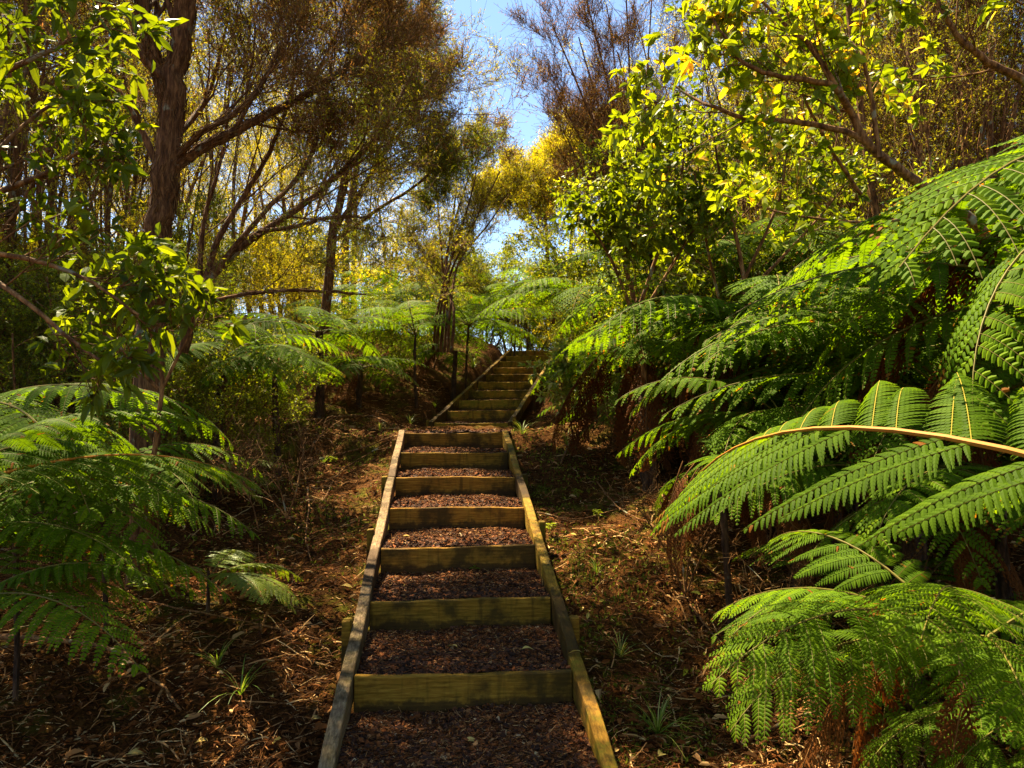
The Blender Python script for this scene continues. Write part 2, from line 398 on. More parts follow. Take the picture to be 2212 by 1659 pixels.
def build_flight(f, idx, name, label, s_start, s_end, lstakes, rstakes, rail_top):
    base = Vector((f['p'][0], f['p'][1], f['z']-0.2))
    root = empty(name, base); tag(root, label, 'staircase')
    yaw = -f['yaw']            # board x axis across the stair
    sl = RISE/f['run']
    def wp(s, l, z): return Vector((*(f['p']+f['u']*s+f['r']*l), z))
    for i in range(f['n']):
        c = wp(i*f['run']+0.0235, 0, f['z']+i*RISE)
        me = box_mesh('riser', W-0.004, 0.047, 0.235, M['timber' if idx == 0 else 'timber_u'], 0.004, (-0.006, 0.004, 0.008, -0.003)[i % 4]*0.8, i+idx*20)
        link('riser', me, root, c-base, (0, 0, yaw))
    k = 0
    for side, splits in ((-1, (0.42, 0.75)), (1, (0.3, 0.66))):
        cuts = [s_start]+[s_start+(s_end-s_start)*q for q in splits]+[s_end]
        for a, b in zip(cuts[:-1], cuts[1:]):
            k += 1
            mid = (a+b)/2
            me = box_mesh('side_rail', b-a-0.004, TH, 0.15, M['timber_w' if side < 0 and idx == 0 else 'timber_g'], 0.005, sl, 50+k+idx*20, 20)
            link('side_rail', me, root, wp(mid, side*(W/2+TH/2+0.001), f['z']+mid*sl+rail_top)-base, (0, 0, math.pi/2+yaw))
    for side, lst in ((-1, lstakes), (1, rstakes)):
        for s, up in lst:
            k += 1
            me = box_mesh('stake', 0.05, 0.072, 0.48, M['timber_g'], 0.005, 0.05, 90+k, 2)
            link('stake', me, root, wp(s, side*(W/2+TH+0.028), f['z']+s*sl+rail_top+up)-base, (0, 0, yaw))
    return root
DS = lambda dW, f: (dW*1.1-f['p'][1])/f['u'][1]
build_flight(FL[0], 0, 'timber_staircase', 'lower flight of mossy timber box steps filled with bark gravel', -1.75, 6*0.7603+0.045, 
             [(DS(3.86, FL[0]), .03), (DS(5.03, FL[0]), .02), (DS(6.15, FL[0]), .0), (DS(7.31, FL[0]), -.02)],
             [(DS(2.82, FL[0]), -.06), (DS(3.87, FL[0]), .01), (DS(5.14, FL[0]), .02), (DS(6.22, FL[0]), .0), (DS(7.37, FL[0]), -.03)], 0.022)
build_flight(FL[1], 1, 'timber_staircase', 'upper flight of timber steps climbing right beyond the landing', -0.03, 9*0.7709+0.3,
             [(0.02, .01), (3.0, -.02), (5.5, -.02)], [(0.0, 0.06), (2.2, -.02), (4.6, -.02)], 0.03)

# treads: gravel beds inside the flights and on the landing
CHIP = np.array([[-.5, -.4, -.2], [.45, -.5, -.2], [.5, .42, -.2], [-.42, .5, -.2], [-.3, -.28, .22], [.3, -.3, .28], [.28, .3, .2], [-.32, .26, .26]])
CHIPF = np.array([[0, 3, 2, 1], [4, 5, 6, 7], [0, 1, 5, 4], [1, 2, 6, 5], [2, 3, 7, 6], [3, 0, 4, 7]])
def bed(mb, f, s0, s1, l0, l1, z0, z1, nchip, rng, nneed):
    ns = max(3, int((s1-s0)/0.025)); nl = int((l1-l0)/0.025)
    s = np.linspace(s0, s1, ns); l = np.linspace(l0, l1, nl)
    Sg, Lg = np.meshgrid(s, l, indexing='ij')
    zf = lambda s_, l_: z0+(z1-z0)*np.clip((s_-s0)/(s1-s0), 0, 1)+0.010*np.sin(s_*9+l_*5)+0.007*np.sin(l_*13-s_*7)
    XY = f['p']+Sg[..., None]*f['u']+Lg[..., None]*f['r']
    Z = zf(Sg, Lg)+(rng.random(Sg.shape)-.5)*.008-0.004
    V = np.concatenate([XY, Z[..., None]], -1).reshape(-1, 3)
    i = np.arange(ns-1)[:, None]*nl+np.arange(nl-1)[None]
    mb.add(V, np.stack([i, i+1, i+nl+1, i+nl], -1).reshape(-1, 4), 0, rng.random(len(V))*0.45)
    n = nchip
    ss = s0+(s1-s0)*rng.random(n); ll = l0+(l1-l0)*rng.random(n)
    P = np.concatenate([f['p']+ss[:, None]*f['u']+ll[:, None]*f['r'], (zf(ss, ll)+rng.random(n)*.008)[:, None]], 1)
    Q = rng.normal(size=(n, 3))*[1, 1, .35]; X = nrm(Q); Zv = nrm(np.cross(X, rng.normal(size=(n, 3))*[.8, .8, .2]+0)); Zv = nrm(Zv+[0, 0, .6]); Y = nrm(np.cross(Zv, X))
    sz = (0.009+0.022*rng.random(n)**1.6)[:, None]
    back = ((ss-s0)/(s1-s0))
    rnd = np.clip(rng.random(n)*0.75+rng.random(n)**6*0.3+0.22*(back-.3)*rng.random(n), 0, 1)
    inst(mb, CHIP, CHIPF, P, X*sz*(.8+rng.random((n, 1))), Y*sz, Zv*sz*.55, 0, rnd)
    n = nneed
    ss = s0+(s1-s0)*np.sqrt(rng.random(n)); ll = l0+(l1-l0)*rng.random(n)
    A = np.concatenate([f['p']+ss[:, None]*f['u']+ll[:, None]*f['r'], (zf(ss, ll)+.006+rng.random(n)*.010)[:, None]], 1)
    D = nrm(rng.normal(size=(n, 3))*[1, 1, .18]); ln = (0.012+0.035*rng.random(n)**2)[:, None]
    sticks(mb, A, A+D*ln, 0.0014, 0.0010, 1, rng.random(n)**1.1*0.93)
rng = np.random.default_rng(11)
mb = MB()
f = FL[0]
bed(mb, f, -1.9, -0.0, -.55, .55, f['z']-RISE-.02, f['z']-.168, 16000, rng, 9000)
for i in range(6):
    bed(mb, f, i*f['run']+.047, (i+1)*f['run'], -.55, .55, f['z']+i*RISE-.012, f['z']+i*RISE+.022, int(6500/(1+.3*i)), rng, int(5200/(1+.25*i)))
tag(link('gravel', mb.mesh('gravel', [M['gravel'], M['litter']])), 'dark bark gravel and needles filling the lower timber steps', 'gravel', kind='stuff')
mb = MB(); f = FL[1]
for i in range(9):
    bed(mb, f, i*f['run']+.047, (i+1)*f['run'], -.55, .55, f['z']+i*RISE-.012, f['z']+i*RISE+.012, 700, rng, 500)
bed(mb, f, 9*f['run']+.047, 9*f['run']+2.0, -.6, .6, f['z']+9*RISE-.01, f['z']+9*RISE+.02, 600, rng, 500)
f = dict(p=np.array([-0.68, 8.395]), u=np.array([0.035, 1.0]), r=np.array([1.0, -.035]))
bed(mb, f, 0.0, 2.33, -.62, .66, 1.395, 1.405, 2500, rng, 2500)
tag(link('gravel', mb.mesh('gravel', [M['gravel'], M['litter']])), 'gravel on the landing and in the upper timber steps', 'gravel', kind='stuff')

# ------------------------------------------------------------------ litter
LEAF = np.array([[0, 0, 0], [.3, -.21, .05], [.72, -.17, .03], [1, 0, -.08], [.72, .17, .03], [.3, .21, .05], [.5, 0, -.03]])
LEAF3 = np.array([[0, 1, 6], [1, 2, 6], [2, 3, 6], [3, 4, 6], [4, 5, 6], [5, 0, 6]])
LEAFQ = np.array([[0, 0, 0], [.5, -.2, .06], [1, 0, 0], [.5, .2, .06]])
LEAFQF = np.array([[0, 1, 2, 3]])
def in_stairs(x, y, pad=0.64):
    lat = np.abs(x-cxl(y))
    return (lat < pad) & (y < 17.8)
def make_litter():
    rng = np.random.default_rng(5)
    def pts(n, dmax=13.0, spread=0.78, pad=.66):
        d = 2.3*np.exp(rng.random(n)*math.log(dmax/2.3))
        x = (rng.random(n)*2-1)*spread*d
        k = ~in_stairs(x, d, pad)
        return x[k], d[k]
    mb = MB()
    x, y = pts(150000); n = len(x)
    clump = (np.sin(3*x+1.3*y)+np.sin(2.1*y-3.7*x+2)+np.sin(7*x+5*y))/3
    k = rng.random(n) < 0.72+0.4*clump; x = x[k]; y = y[k]; n = len(x)
    A = np.stack([x, y, terr(x, y)+.002+rng.random(n)*.022], 1)
    D = nrm(rng.normal(size=(n, 3))*[1, 1, .22]); ln = (0.022+0.10*rng.random(n)**2.2)*(1+.05*y)
    B = A+D*ln[:, None]; rr = (.0009+.0014*rng.random(n)**2)*(1+.12*y)
    rv = rng.random(n)**1.15*.97
    Mid = (A+B)/2+rng.normal(size=(n, 3))*ln[:, None]*.10
    sticks(mb, A, Mid, rr, rr, 0, rv); sticks(mb, Mid, B, rr, rr*.6, 0, rv)
    # leaf scraps
    x, y = pts(17000); n = len(x)
    P = np.stack([x, y, terr(x, y)+.008+rng.random(n)*.02], 1)
    X = nrm(rng.normal(size=(n, 3))*[1, 1, .25]); Zv = nrm(rng.normal(size=(n, 3))*.45+[0, 0, 1]); Y = nrm(np.cross(Zv, X)); Zv = np.cross(X, Y)
    s = (.020+.055*rng.random(n)**2.2)[:, None]
    rv = rng.random(n); rv = np.where(rv > .93, .9+.1*rng.random(n), rv*.85)
    inst(mb, LEAF*[1, 1, 2.2], LEAF3, P, X*s, Y*s, Zv*s, 0, rv)
    x, y = pts(1100, 10); n = len(x)
    P = np.stack([x, y, terr(x, y)+.016+rng.random(n)*.015], 1)
    X = nrm(rng.normal(size=(n, 3))*[1, 1, .2]); Zv = nrm(rng.normal(size=(n, 3))*.35+[0, 0, 1]); Y = nrm(np.cross(Zv, X)); Zv = np.cross(X, Y)
    s = (.05+.045*rng.random(n))[:, None]
    inst(mb, LEAF*[1, 1, 3.0], LEAF3, P, X*s, Y*s, Zv*s, 0, .55+.42*rng.random(n))
    # curved twigs
    x, y = pts(2400, 11); 
    for i in range(len(x)):
        L = random.uniform(.08, .42); a = random.uniform(0, 6.28); px, py = x[i], y[i]; P = []
        cv = random.gauss(0, .7)
        for q in range(6):
            if in_stairs(px, py, .7): break
            P.append((px, py, gz(px, py)+.012+.02*math.sin(q*1.1)*random.random()))
            px += math.cos(a)*L/5; py += math.sin(a)*L/5; a += cv*.2
        if len(P) > 2:
            P = np.array(P); r0 = random.uniform(.0022, .005)*(1+.05*y[i]); q = np.linspace(r0, r0*.5, len(P))
            sticks(mb, P[:-1], P[1:], q[:-1], q[1:], 0, random.choice((.15, .3, .45, .6, .72, .8, .88, .94)))
    tag(link('leaf_litter', mb.mesh('leaf_litter', [M['litter']])), 'brown needles, twigs and dead leaves covering the forest floor', 'leaf litter', kind='stuff')
    # moss
    mb = MB()
    x, y = pts(150000, 10, .6, .64); n = len(x); lat = x-cxl(y)
    dens = np.clip(smooth(1.9, .7, lat)*(lat > 0)*smooth(2.8, 4.2, y)*1.0+smooth(1.8, 1.0, np.abs(lat+1.6))*.55*smooth(4.8, 6.5, y), 0, 1)
    dens = dens*(.5+.5*np.sin(4*x+2)*np.sin(3*y+1)+.25*np.sin(11*x-9*y))
    k = rng.random(n) < dens; x = x[k]; y = y[k]; n = len(x)
    P = np.stack([x, y, terr(x, y)+.004], 1)
    X = nrm(rng.normal(size=(n, 3))+[0, 0, 1.2]); Y = nrm(np.cross(X, rng.normal(size=(n, 3)))); Zv = np.cross(X, Y)
    s = (.012+.022*rng.random(n))[:, None]*(1+.04*y[:, None])
    inst(mb, LEAFQ, LEAFQF, P, X*s, Y*s*1.1, Zv*s, 0, rng.random(n))
    tag(link('moss', mb.mesh('moss', [M['moss']])), 'low olive green moss growing beside the timber rails', 'moss', kind='stuff')
make_litter()

# ------------------------------------------------------------------ ferns
def ground_pt(px, py):
    for d in np.arange(2.2, 25, .02):
        p = ray(px, py, d)
        if p.z <= gz(p.x, p.y)+.01: return p.x, p.y
    return None
def pinnule(detail):
    if detail == 2:
        n = 6; V = []; Fc = []
        for j in range(n+1):
            x = j/n; V.append((x, 0, 0.0))
        for sd in (-1, 1):
            for j in range(n):
                x0, x1 = j/n, (j+1)/n
                w = .50*(1-(j/n)**1.7)+.06
                b = len(V)
                V += [(x0+.055, sd*w*.92, -.10*w), (x1+.035, sd*w, -.12*w)]
                Fc.append((j, j+1, b+1, b) if sd < 0 else (j+1, j, b, b+1))
        return np.array(V), np.array(Fc)
    if detail == 1:
        V = [(0, 0, 0), (.35, 0, 0), (.72, 0, 0), (1, 0, 0), (.05, -.48, -.08), (.38, -.46, -.08), (.75, -.27, -.04), (.05, .48, -.08), (.38, .46, -.08), (.75, .27, -.04)]
        Fc = [(0, 1, 5, 4), (1, 2, 6, 5), (2, 3, 3, 6), (1, 0, 7, 8), (2, 1, 8, 9), (3, 2, 9, 3)]
        return np.array(V, float), np.array([(0, 1, 5, 4), (1, 2, 6, 5), (1, 0, 7, 8), (2, 1, 8, 9)])
    V = [(0, -.1, 0), (.4, -.45, -.05), (1, 0, -.02), (.4, .45, -.05)]
    return np.array(V, float), np.array([(0, 1, 2, 3)])

def frond_mesh(name, L, npin, plen, spacing, detail, th0, th1, droop, leafm, stalk, seed, rr=.007, pinw=.056, bare=.16, ang=(74, 50), limp=0.25, vup=.12, curl=0.0):
    rng = np.random.default_rng(seed); mb = MB()
    n = 30; t = np.linspace(0, 1, n+1)
    th = R(th0)+(R(th1)-R(th0))*t**1.15
    side = 0.10*rng.normal()
    pts = np.zeros((n+1, 3)); dirs = np.stack([np.cos(th)*np.cos(side*t), np.cos(th)*np.sin(side*t), np.sin(th)], 1)
    pts[1:] = np.cumsum(dirs[:-1]*L/n, 0)
    tube(mb, pts[::2], rr*(1-.85*t[::2])+.0008, 6, 1, .5)
    T, TF = pinnule(detail)
    PO, PX, PY, PZ, PD, PR = [], [], [], [], [], []
    SA, SB, SR = [], [], []
    for i in range(npin):
        s = (i+.5)/npin; tt = bare+(1-bare)*s
        for sd in (-1, 1):
            if rng.random() < .02: continue
            q = tt+rng.uniform(-.3, .3)*(1-bare)/npin
            q = min(max(q, 0), .995)
            base = np.array([np.interp(q, t, pts[:, k]) for k in range(3)])
            Td = np.array([np.interp(q, t, dirs[:, k]) for k in range(3)]); Td /= np.linalg.norm(Td)
            Bi = nrm(np.cross([0, 0, 1.], Td)); Nn = np.cross(Td, Bi)
            ln = plen*(min(1, .5+s*1.9)*(1-s**2.1)**.85+.05)*rng.uniform(.92, 1.06)
            a = R(ang[0]+(ang[1]-ang[0])*s)+rng.normal()*.035
            D = Td*math.cos(a)+sd*Bi*math.sin(a)+Nn*vup*(1-s)
            D = D/np.linalg.norm(D)
            dr = droop*rng.uniform(.75, 1.25)
            m = max(5, int(ln/spacing)); u = (np.arange(m)+.6)/m; u = u*.97+.02
            P = base+D*ln*u[:, None]; P[:, 2] -= dr*ln*u**2.0
            tip = Td*ln*.10*(u**2)[:, None]; P += tip
            Dt = D*np.ones((m, 1)); Dt[:, 2] -= 2*dr*u; Dt = nrm(Dt)
            NN = Nn-Dt*(Dt@Nn)[:, None]; NN = nrm(NN)
            Sx = np.cross(NN, Dt)
            pl = pinw*plen/.42*np.minimum(1, .62+u*2.2)*(1-u**2.6)**.8*(.45+.55*ln/plen)+.004
            k = min(8, m); uu = np.linspace(0, 1, k)
            C = base+D*ln*uu[:, None]+Td*ln*.10*(uu**2)[:, None]; C[:, 2] -= dr*ln*uu**2.0
            SA.append(C[:-1]); SB.append(C[1:]); SR.append(np.full(k-1, rr*.10+.0004))
            for s2 in (-1, 1):
                b = R(74)+rng.normal(size=m)*.05-u*.35
                E = Dt*np.cos(b)[:, None]+s2*Sx*np.sin(b)[:, None]
                if curl: E[:, 2] -= curl*rng.random(m)
                E = nrm(E+rng.normal(size=(m, 3))*.03)
                Yv = nrm(Dt-E*np.sum(E*Dt, 1)[:, None]); Zv = np.cross(E, Yv)*s2*(-1 if True else 1)
                Zv = np.where(Zv[:, 2:3] < 0, -Zv, Zv)
                PO.append(P); PX.append(E*pl[:, None]); PY.append(Yv*spacing*(.80 if detail == 2 else .92)); PZ.append(Zv*spacing*2.5)
                pr = np.clip(rng.random(m)*.30+.25*rng.random()+.25*s+.05, 0, .93)
                if rng.random() < .16: pr = np.where(u > rng.uniform(.82, .97), .99, pr)
                pr = np.where(rng.random(m) < .006, 1.0, pr)
                PR.append(pr)
                PD.append(np.full(m, limp)*rng.uniform(.6, 1.4))
    PO, PX, PY, PZ, PR, PD = map(np.concatenate, (PO, PX, PY, PZ, PR, PD))
    inst(mb, T, TF, PO, PX, PY, PZ, 0, PR, PD)
    sticks(mb, np.concatenate(SA), np.concatenate(SB), np.concatenate(SR), np.concatenate(SR)*.8, 1, .35)
    me = mb.mesh(name, [leafm, stalk])
    me['tip'] = pts[-1].tolist()
    return me

FH = [frond_mesh('frond', 1.80, 16, .48, .0150, 2, 24, -26, .36, M['fern'], M['rachis_o'], 1, .009),
      frond_mesh('frond', 1.55, 15, .42, .0145, 2, 38, -38, .42, M['fern'], M['rachis'], 2, .008),
      frond_mesh('frond', 1.30, 15, .38, .0140, 2, 20, -52, .46, M['fern'], M['rachis'], 3, .007)]
FM = [frond_mesh('frond', 1.7, 16, .42, .020, 1, 30, -28, .42, M['fern'], M['rachis'], 4, .008),
      frond_mesh('frond', 1.7, 16, .42, .020, 1, 45, -35, .38, M['fern'], M['rachis'], 5, .008),
      frond_mesh('frond', 1.5, 15, .40, .020, 1, 22, -45, .50, M['fern'], M['rachis'], 6, .007)]
FL_ = [frond_mesh('frond', 1.7, 14, .42, .028, 0, 34, -30, .42, M['fern'], M['rachis'], 7, .008),
       frond_mesh('frond', 1.6, 14, .42, .028, 0, 46, -40, .38, M['fern'], M['rachis'], 8, .008)]
FY = [frond_mesh('frond', .8, 17, .24, .012, 1, 35, -25, .35, M['fern_y'], M['rachis'], 9, .004),
      frond_mesh('frond', .75, 16, .22, .012, 1, 25, -40, .40, M['fern_y'], M['rachis'], 10, .004)]
FD = [frond_mesh('dead_frond', 1.35, 18, .24, .020, 1, -45, -95, .9, M['dead'], M['twig'], 11, .006, .085, .12, (60, 40), .9, -.1, .9),
      frond_mesh('dead_frond', 1.15, 17, .20, .020, 1, -60, -98, 1.0, M['dead'], M['twig'], 12, .006, .08, .12, (50, 35), 1.0, -.2, .9)]

def frond_ok(base, az, L, z0):
    """keep the stair corridor and the lens clear"""
    for q in (.45, .75, 1.0):
        x = base[0]+math.cos(az)*L*q; y = base[1]+math.sin(az)*L*q
        if in_stairs(np.array(x), np.array(y), .95 if y < 9.6 else .6) and z0 < 3.2: return False
        if x*x+y*y < 1.3**2: return False
        if y > 0.4 and abs(x)/y < .30 and y < 3.6: return False
    return True
def fern(x, y, h, n, meshes, sc, label, seed, az0=0, azs=None, dead=0, tr=.05, force=(), rolls={}, name='tree_fern', cat='tree fern', group=None, tilt=(-22, 4)):
    rg = random.Random(seed); g = gz(x, y)
    root = empty(name, (x, y, g)); tag(root, label, cat, group)
    mb = MB(); rn = np.random.default_rng(seed)
    k = max(3, int(h/.08)); zz = np.linspace(-.1, h+.02, k+1)
    bend = np.stack([.03*np.sin(zz*2+seed), .03*np.cos(zz*1.7+seed)-.03*math.cos(seed), zz], 1); 
    tube(mb, bend, tr*(1.25-.35*np.linspace(0, 1, k+1)), 10, 0, .5, .5, rn)
    link('trunk', mb.mesh('trunk', [M['fibre']]), root)
    top = bend[-1]
    if azs is None: azs = [az0+360*i/n+rg.uniform(-13, 13) for i in range(n)]
    for i, a in enumerate(azs):
        me = meshes[i % len(meshes)]; s = sc*rg.uniform(.85, 1.12)
        a = R(a) 
        if i not in force and not frond_ok((x, y), a, me['tip'][0]*s, g+h): continue
        link('frond', me, root, (top[0]+math.cos(a)*tr*.6, top[1]+math.sin(a)*tr*.6, h-.02), (rolls.get(i, rg.uniform(-.25, .25)), R(-rg.uniform(*tilt)), a), s)
    for i in range(dead):
        a = R(rg.uniform(0, 360))
        if abs(rg.random()) < 0: continue
        s = sc*rg.uniform(.8, 1.15); 
        q = tr+.42*rg.random()*sc; link('dead_frond', FD[i % 2], root, (top[0]+math.cos(a)*q, top[1]+math.sin(a)*q, h-.02+.25*q), (rg.uniform(-.2, .2), R(rg.uniform(-25, 10)), a), min(s, (h+.1)/1.0))
    return root
def fern_at(px, py, d, n, meshes, sc, label, seed, **kw):
    p = ray(px, py, d); h = p.z-gz(p.x, p.y)
    return fern(p.x, p.y, max(.12, h), n, meshes, sc, label, seed, **kw)

FERNS_R = 'tree ferns crowding the right side of the steps'
FERNS_L = 'ferns along the left side of the steps'
# near right
HX = [frond_mesh('frond', 2.0, 16, .56, .0155, 2, 30, -36, .22, M['fern'], M['rachis_o'], 1, .0095, ang=(60, 42), vup=.02, limp=.35),
      frond_mesh('frond', 1.7, 15, .48, .0150, 2, 30, -36, .30, M['fern'], M['rachis_o'], 17, .010, ang=(64, 46), vup=.04, limp=.35)]
fern(1.36, 1.10, CZ-.20-gz(1.36, 1.10), 5, HX, .90, 'near tree fern with orange stalked frond reaching in from the right edge at eye height', 2, azs=[109, 74, 40, 14], tr=.07, group=FERNS_R, tilt=(-2, 2), force=(0, 1), rolls={0: -.52, 1: -.4})
fern_at(2120, 1390, 2.55, 9, FH[1:], .66, 'low bright fern arching over the litter in the bottom right corner', 22, azs=[200, 186, 232, 262, 170, 140, 110, 290, 320, 20, 215, 245], dead=3, tr=.04, group=FERNS_R, tilt=(-4, 12), force=(0, 1))
fern_at(1980, 1330, 3.6, 12, FM, .62, 'shaded low fern behind the bright corner fern', 23, dead=4, tr=.04, group=FERNS_R)
fern_at(2450, 430, 3.0, 9, FM, 1.1, 'tall dark tree fern leaning in from the upper right edge', 24, azs=[180, 160, 200, 215, 140, 120, 100, 235], tr=.07, dead=1, group=FERNS_R, tilt=(-38, -14))
fern_at(2330, 640, 3.6, 12, FM, 1.05, 'sunlit tree fern at the right edge under the tall dark one', 25, az0=10, dead=2, tr=.06, group=FERNS_R)
fern_at(1950, 760, 4.6, 16, FM, 1.0, 'wide green tree fern in the middle of the right hand bank', 26, az0=5, dead=5, tr=.05, group=FERNS_R)
fern_at(1660, 700, 6.0, 16, FM, 1.05, 'flat topped tree fern above the hanging brown fronds', 27, az0=20, dead=6, tr=.05, group=FERNS_R)
fern_at(1400, 760, 6.8, 15, FM, .9, 'pale tree fern beside the dead fronds right of the landing', 28, az0=0, dead=10, tr=.06, group=FERNS_R)
fern_at(2080, 560, 6.2, 15, FM, 1.1, 'tree fern high behind the wide green one', 29, az0=12, dead=1, tr=.06, group=FERNS_R)
fern_at(1480, 600, 8.6, 16, FM, 1.1, 'tree fern with layered fronds below the broad leaved bush', 30, az0=9, dead=2, tr=.06, group=FERNS_R)
fern_at(1760, 590, 8.0, 16, FM, 1.15, 'tree fern deep in the right hand bank under the leafy boughs', 31, az0=3, dead=2, tr=.06, group=FERNS_R)
fern_at(1290, 650, 10.8, 15, FL_, 1.1, 'tree fern standing over the top right of the upper steps', 32, az0=3, dead=1, tr=.06, group=FERNS_R)
fern_at(1230, 600, 15.0, 13, FL_, 1.0, 'small far tree fern against the pale sky gap', 33, az0=3, tr=.05, group=FERNS_R)
fern_at(1570, 1010, 4.4, 10, FM, .55, 'stunted shaded fern with brown hanging fronds beside the lit litter', 34, az0=33, dead=14, tr=.02, group=FERNS_R)
fern_at(2300, 960, 5.0, 12, FM, .9, 'shaded tree fern low at the right edge behind the orange stalk', 35, az0=0, dead=2, group=FERNS_R)
fern_at(2380, 1560, 2.5, 8, FH[1:], .6, 'fern cut off by the bottom right corner', 36, azs=[150, 175, 200, 225, 125, 100], dead=2, tr=.04, group=FERNS_R)
fern_at(1840, 930, 6.2, 13, FM, .85, 'dim tree fern in the hollow under the wide green fern', 37, dead=3, group=FERNS_R)
fern_at(1560, 860, 7.4, 14, FM, .85, 'low fern filling the gap under the flat topped tree fern', 38, az0=17, tr=.04, dead=5, group=FERNS_R)
fern_at(2060, 1010, 5.4, 12, FM, .7, 'low shaded fern behind the tip of the orange stalked frond', 39, az0=7, tr=.04, group=FERNS_R)
fern_at(1350, 860, 9.5, 13, FM, .8, 'low fern between the pale leaved bush and the dead fronds', 40, az0=7, tr=.04, group=FERNS_R)
fern_at(1700, 900, 5.0, 14, FM, .8, 'leafy fern hiding the trunks beneath the wide green fern', 58, az0=12, tr=.04, group=FERNS_R)
fern_at(1960, 1020, 4.0, 13, FM, .7, 'dark fern directly behind the orange stalked frond', 59, az0=28, tr=.03, group=FERNS_R, dead=2)
fern_at(2180, 1060, 3.6, 12, FM, .7, 'dark fern under the orange stalk at the right edge', 60, az0=2, tr=.03, group=FERNS_R, dead=2)
fern_at(1500, 760, 7.8, 15, FM, .95, 'bright fern in the second row right of the landing', 61, az0=2, tr=.04, group=FERNS_R)
fern_at(1800, 790, 5.6, 15, FM, 1.0, 'broad fern in the heart of the right hand bank', 62, az0=2, tr=.04, group=FERNS_R)
fern_at(2060, 860, 4.2, 14, FM, .9, 'fern with arching fronds above the orange stalk', 63, az0=22, tr=.04, group=FERNS_R)
fern_at(1330, 760, 9.0, 14, FM, .85, 'fern leaning over the pale leaved bush', 64, az0=2, tr=.04, group=FERNS_R)
fern_at(2200, 800, 7.0, 15, FM, 1.05, 'tree fern filling the background at the right edge', 52, az0=7, tr=.05, group=FERNS_R)
fern_at(1900, 660, 9.5, 15, FL_, 1.1, 'far tree fern between the boughs and the wide green fern', 53, az0=7, tr=.05, group=FERNS_R)
# left
fern_at(-230, 1080, 2.6, 9, FH[:2], .82, 'large shaded fern reaching in from the left edge', 41, azs=[10, 30, 54, 78, -6, 95], tr=.012, group=FERNS_L, tilt=(-22, 14))
fern_at(-170, 1170, 3.3, 10, FM, .80, 'dim fern below the large one at the left edge', 42, azs=[6, 24, 42, -14, 64, 90, 120], tr=.012, group=FERNS_L, tilt=(-25, 10))
fern_at(40, 1080, 3.9, 9, FM, .72, 'dim fern in the undergrowth beside the foot of the shaggy trunk', 70, azs=[0, 28, 60, -24, 100, 150, 200, 250, -50], tr=.012, group=FERNS_L, tilt=(-25, 6))
fern_at(230, 1010, 4.7, 10, FM, .66, 'dark fern directly in front of the foot of the shaggy trunk', 71, az0=12, tr=.012, group=FERNS_L)
fern_at(-60, 1290, 3.1, 8, FM, .55, 'low dark fern at the left edge above the fallen branch', 72, azs=[0, 24, 52, -20, 80, 120], tr=.012, group=FERNS_L, tilt=(-22, 4))
fern_at(-90, 880, 4.0, 10, FM, .9, 'shaded fern behind the left edge foliage', 43, az0=3, dead=0, tr=.03, group=FERNS_L)
def fern_on(px, py, h, *a, **k):
    g = ground_pt(px, py); return fern(g[0], g[1], h, *a, **k)
fern_on(420, 1100, .30, 7, FY, 1.0, 'yellow green fern beside the twiggy dead bush left of the steps', 44, azs=[0, 15, -18, 40, 100, 160, 220], tr=.012, name='fern', cat='fern', group=FERNS_L)
fern_on(440, 1330, .26, 7, FY, .85, 'small yellow fern with curled tips on the litter left of the steps', 45, azs=[-8, 20, -38, 50, 90, 150], tr=.010, name='fern', cat='fern', group=FERNS_L)
fern_at(600, 790, 7.6, 12, FM, .75, 'green fern in front of the thicket left of the landing', 46, az0=5, dead=0, tr=.03, group=FERNS_L)
fern_at(900, 720, 11.6, 13, FL_, 1.0, 'sunlit fern on the brown bank left of the upper steps', 47, az0=5, dead=0, tr=.02, group=FERNS_L)
fern_at(1010, 700, 13.6, 13, FL_, 1.05, 'fern at the upper end of the brown bank', 48, az0=25, dead=0, tr=.02, group=FERNS_L)
fern_at(790, 690, 13.0, 13, FL_, 1.05, 'fern behind the sunlit fern of the bank', 49, az0=15, dead=0, tr=.02, group=FERNS_L)
fern_at(480, 760, 6.8, 13, FM, .75, 'fern half hidden behind the shaggy trunk', 54, az0=15, tr=.04, group=FERNS_L)
fern_at(780, 790, 10.8, 12, FM, .62, 'low fern on the crest of the brown bank', 55, az0=15, dead=3, tr=.04, group=FERNS_L)
fern_at(980, 760, 13.0, 14, FM, .75, 'low fern left of the middle of the upper steps', 56, az0=15, dead=1, tr=.04, group=FERNS_L)
fern_at(690, 720, 9.8, 14, FM, .85, 'fern rising behind the green fern of the thicket', 57, az0=15, tr=.05, group=FERNS_L)
fern_at(1110, 660, 17.5, 13, FL_, 1.0, 'far fern left of the topmost step', 50, az0=15, tr=.02, group=FERNS_L)
fern_at(900, 640, 15.5, 13, FL_, 1.1, 'bright fern under the multi stemmed tea tree', 51, az0=35, tr=.02, group=FERNS_L)

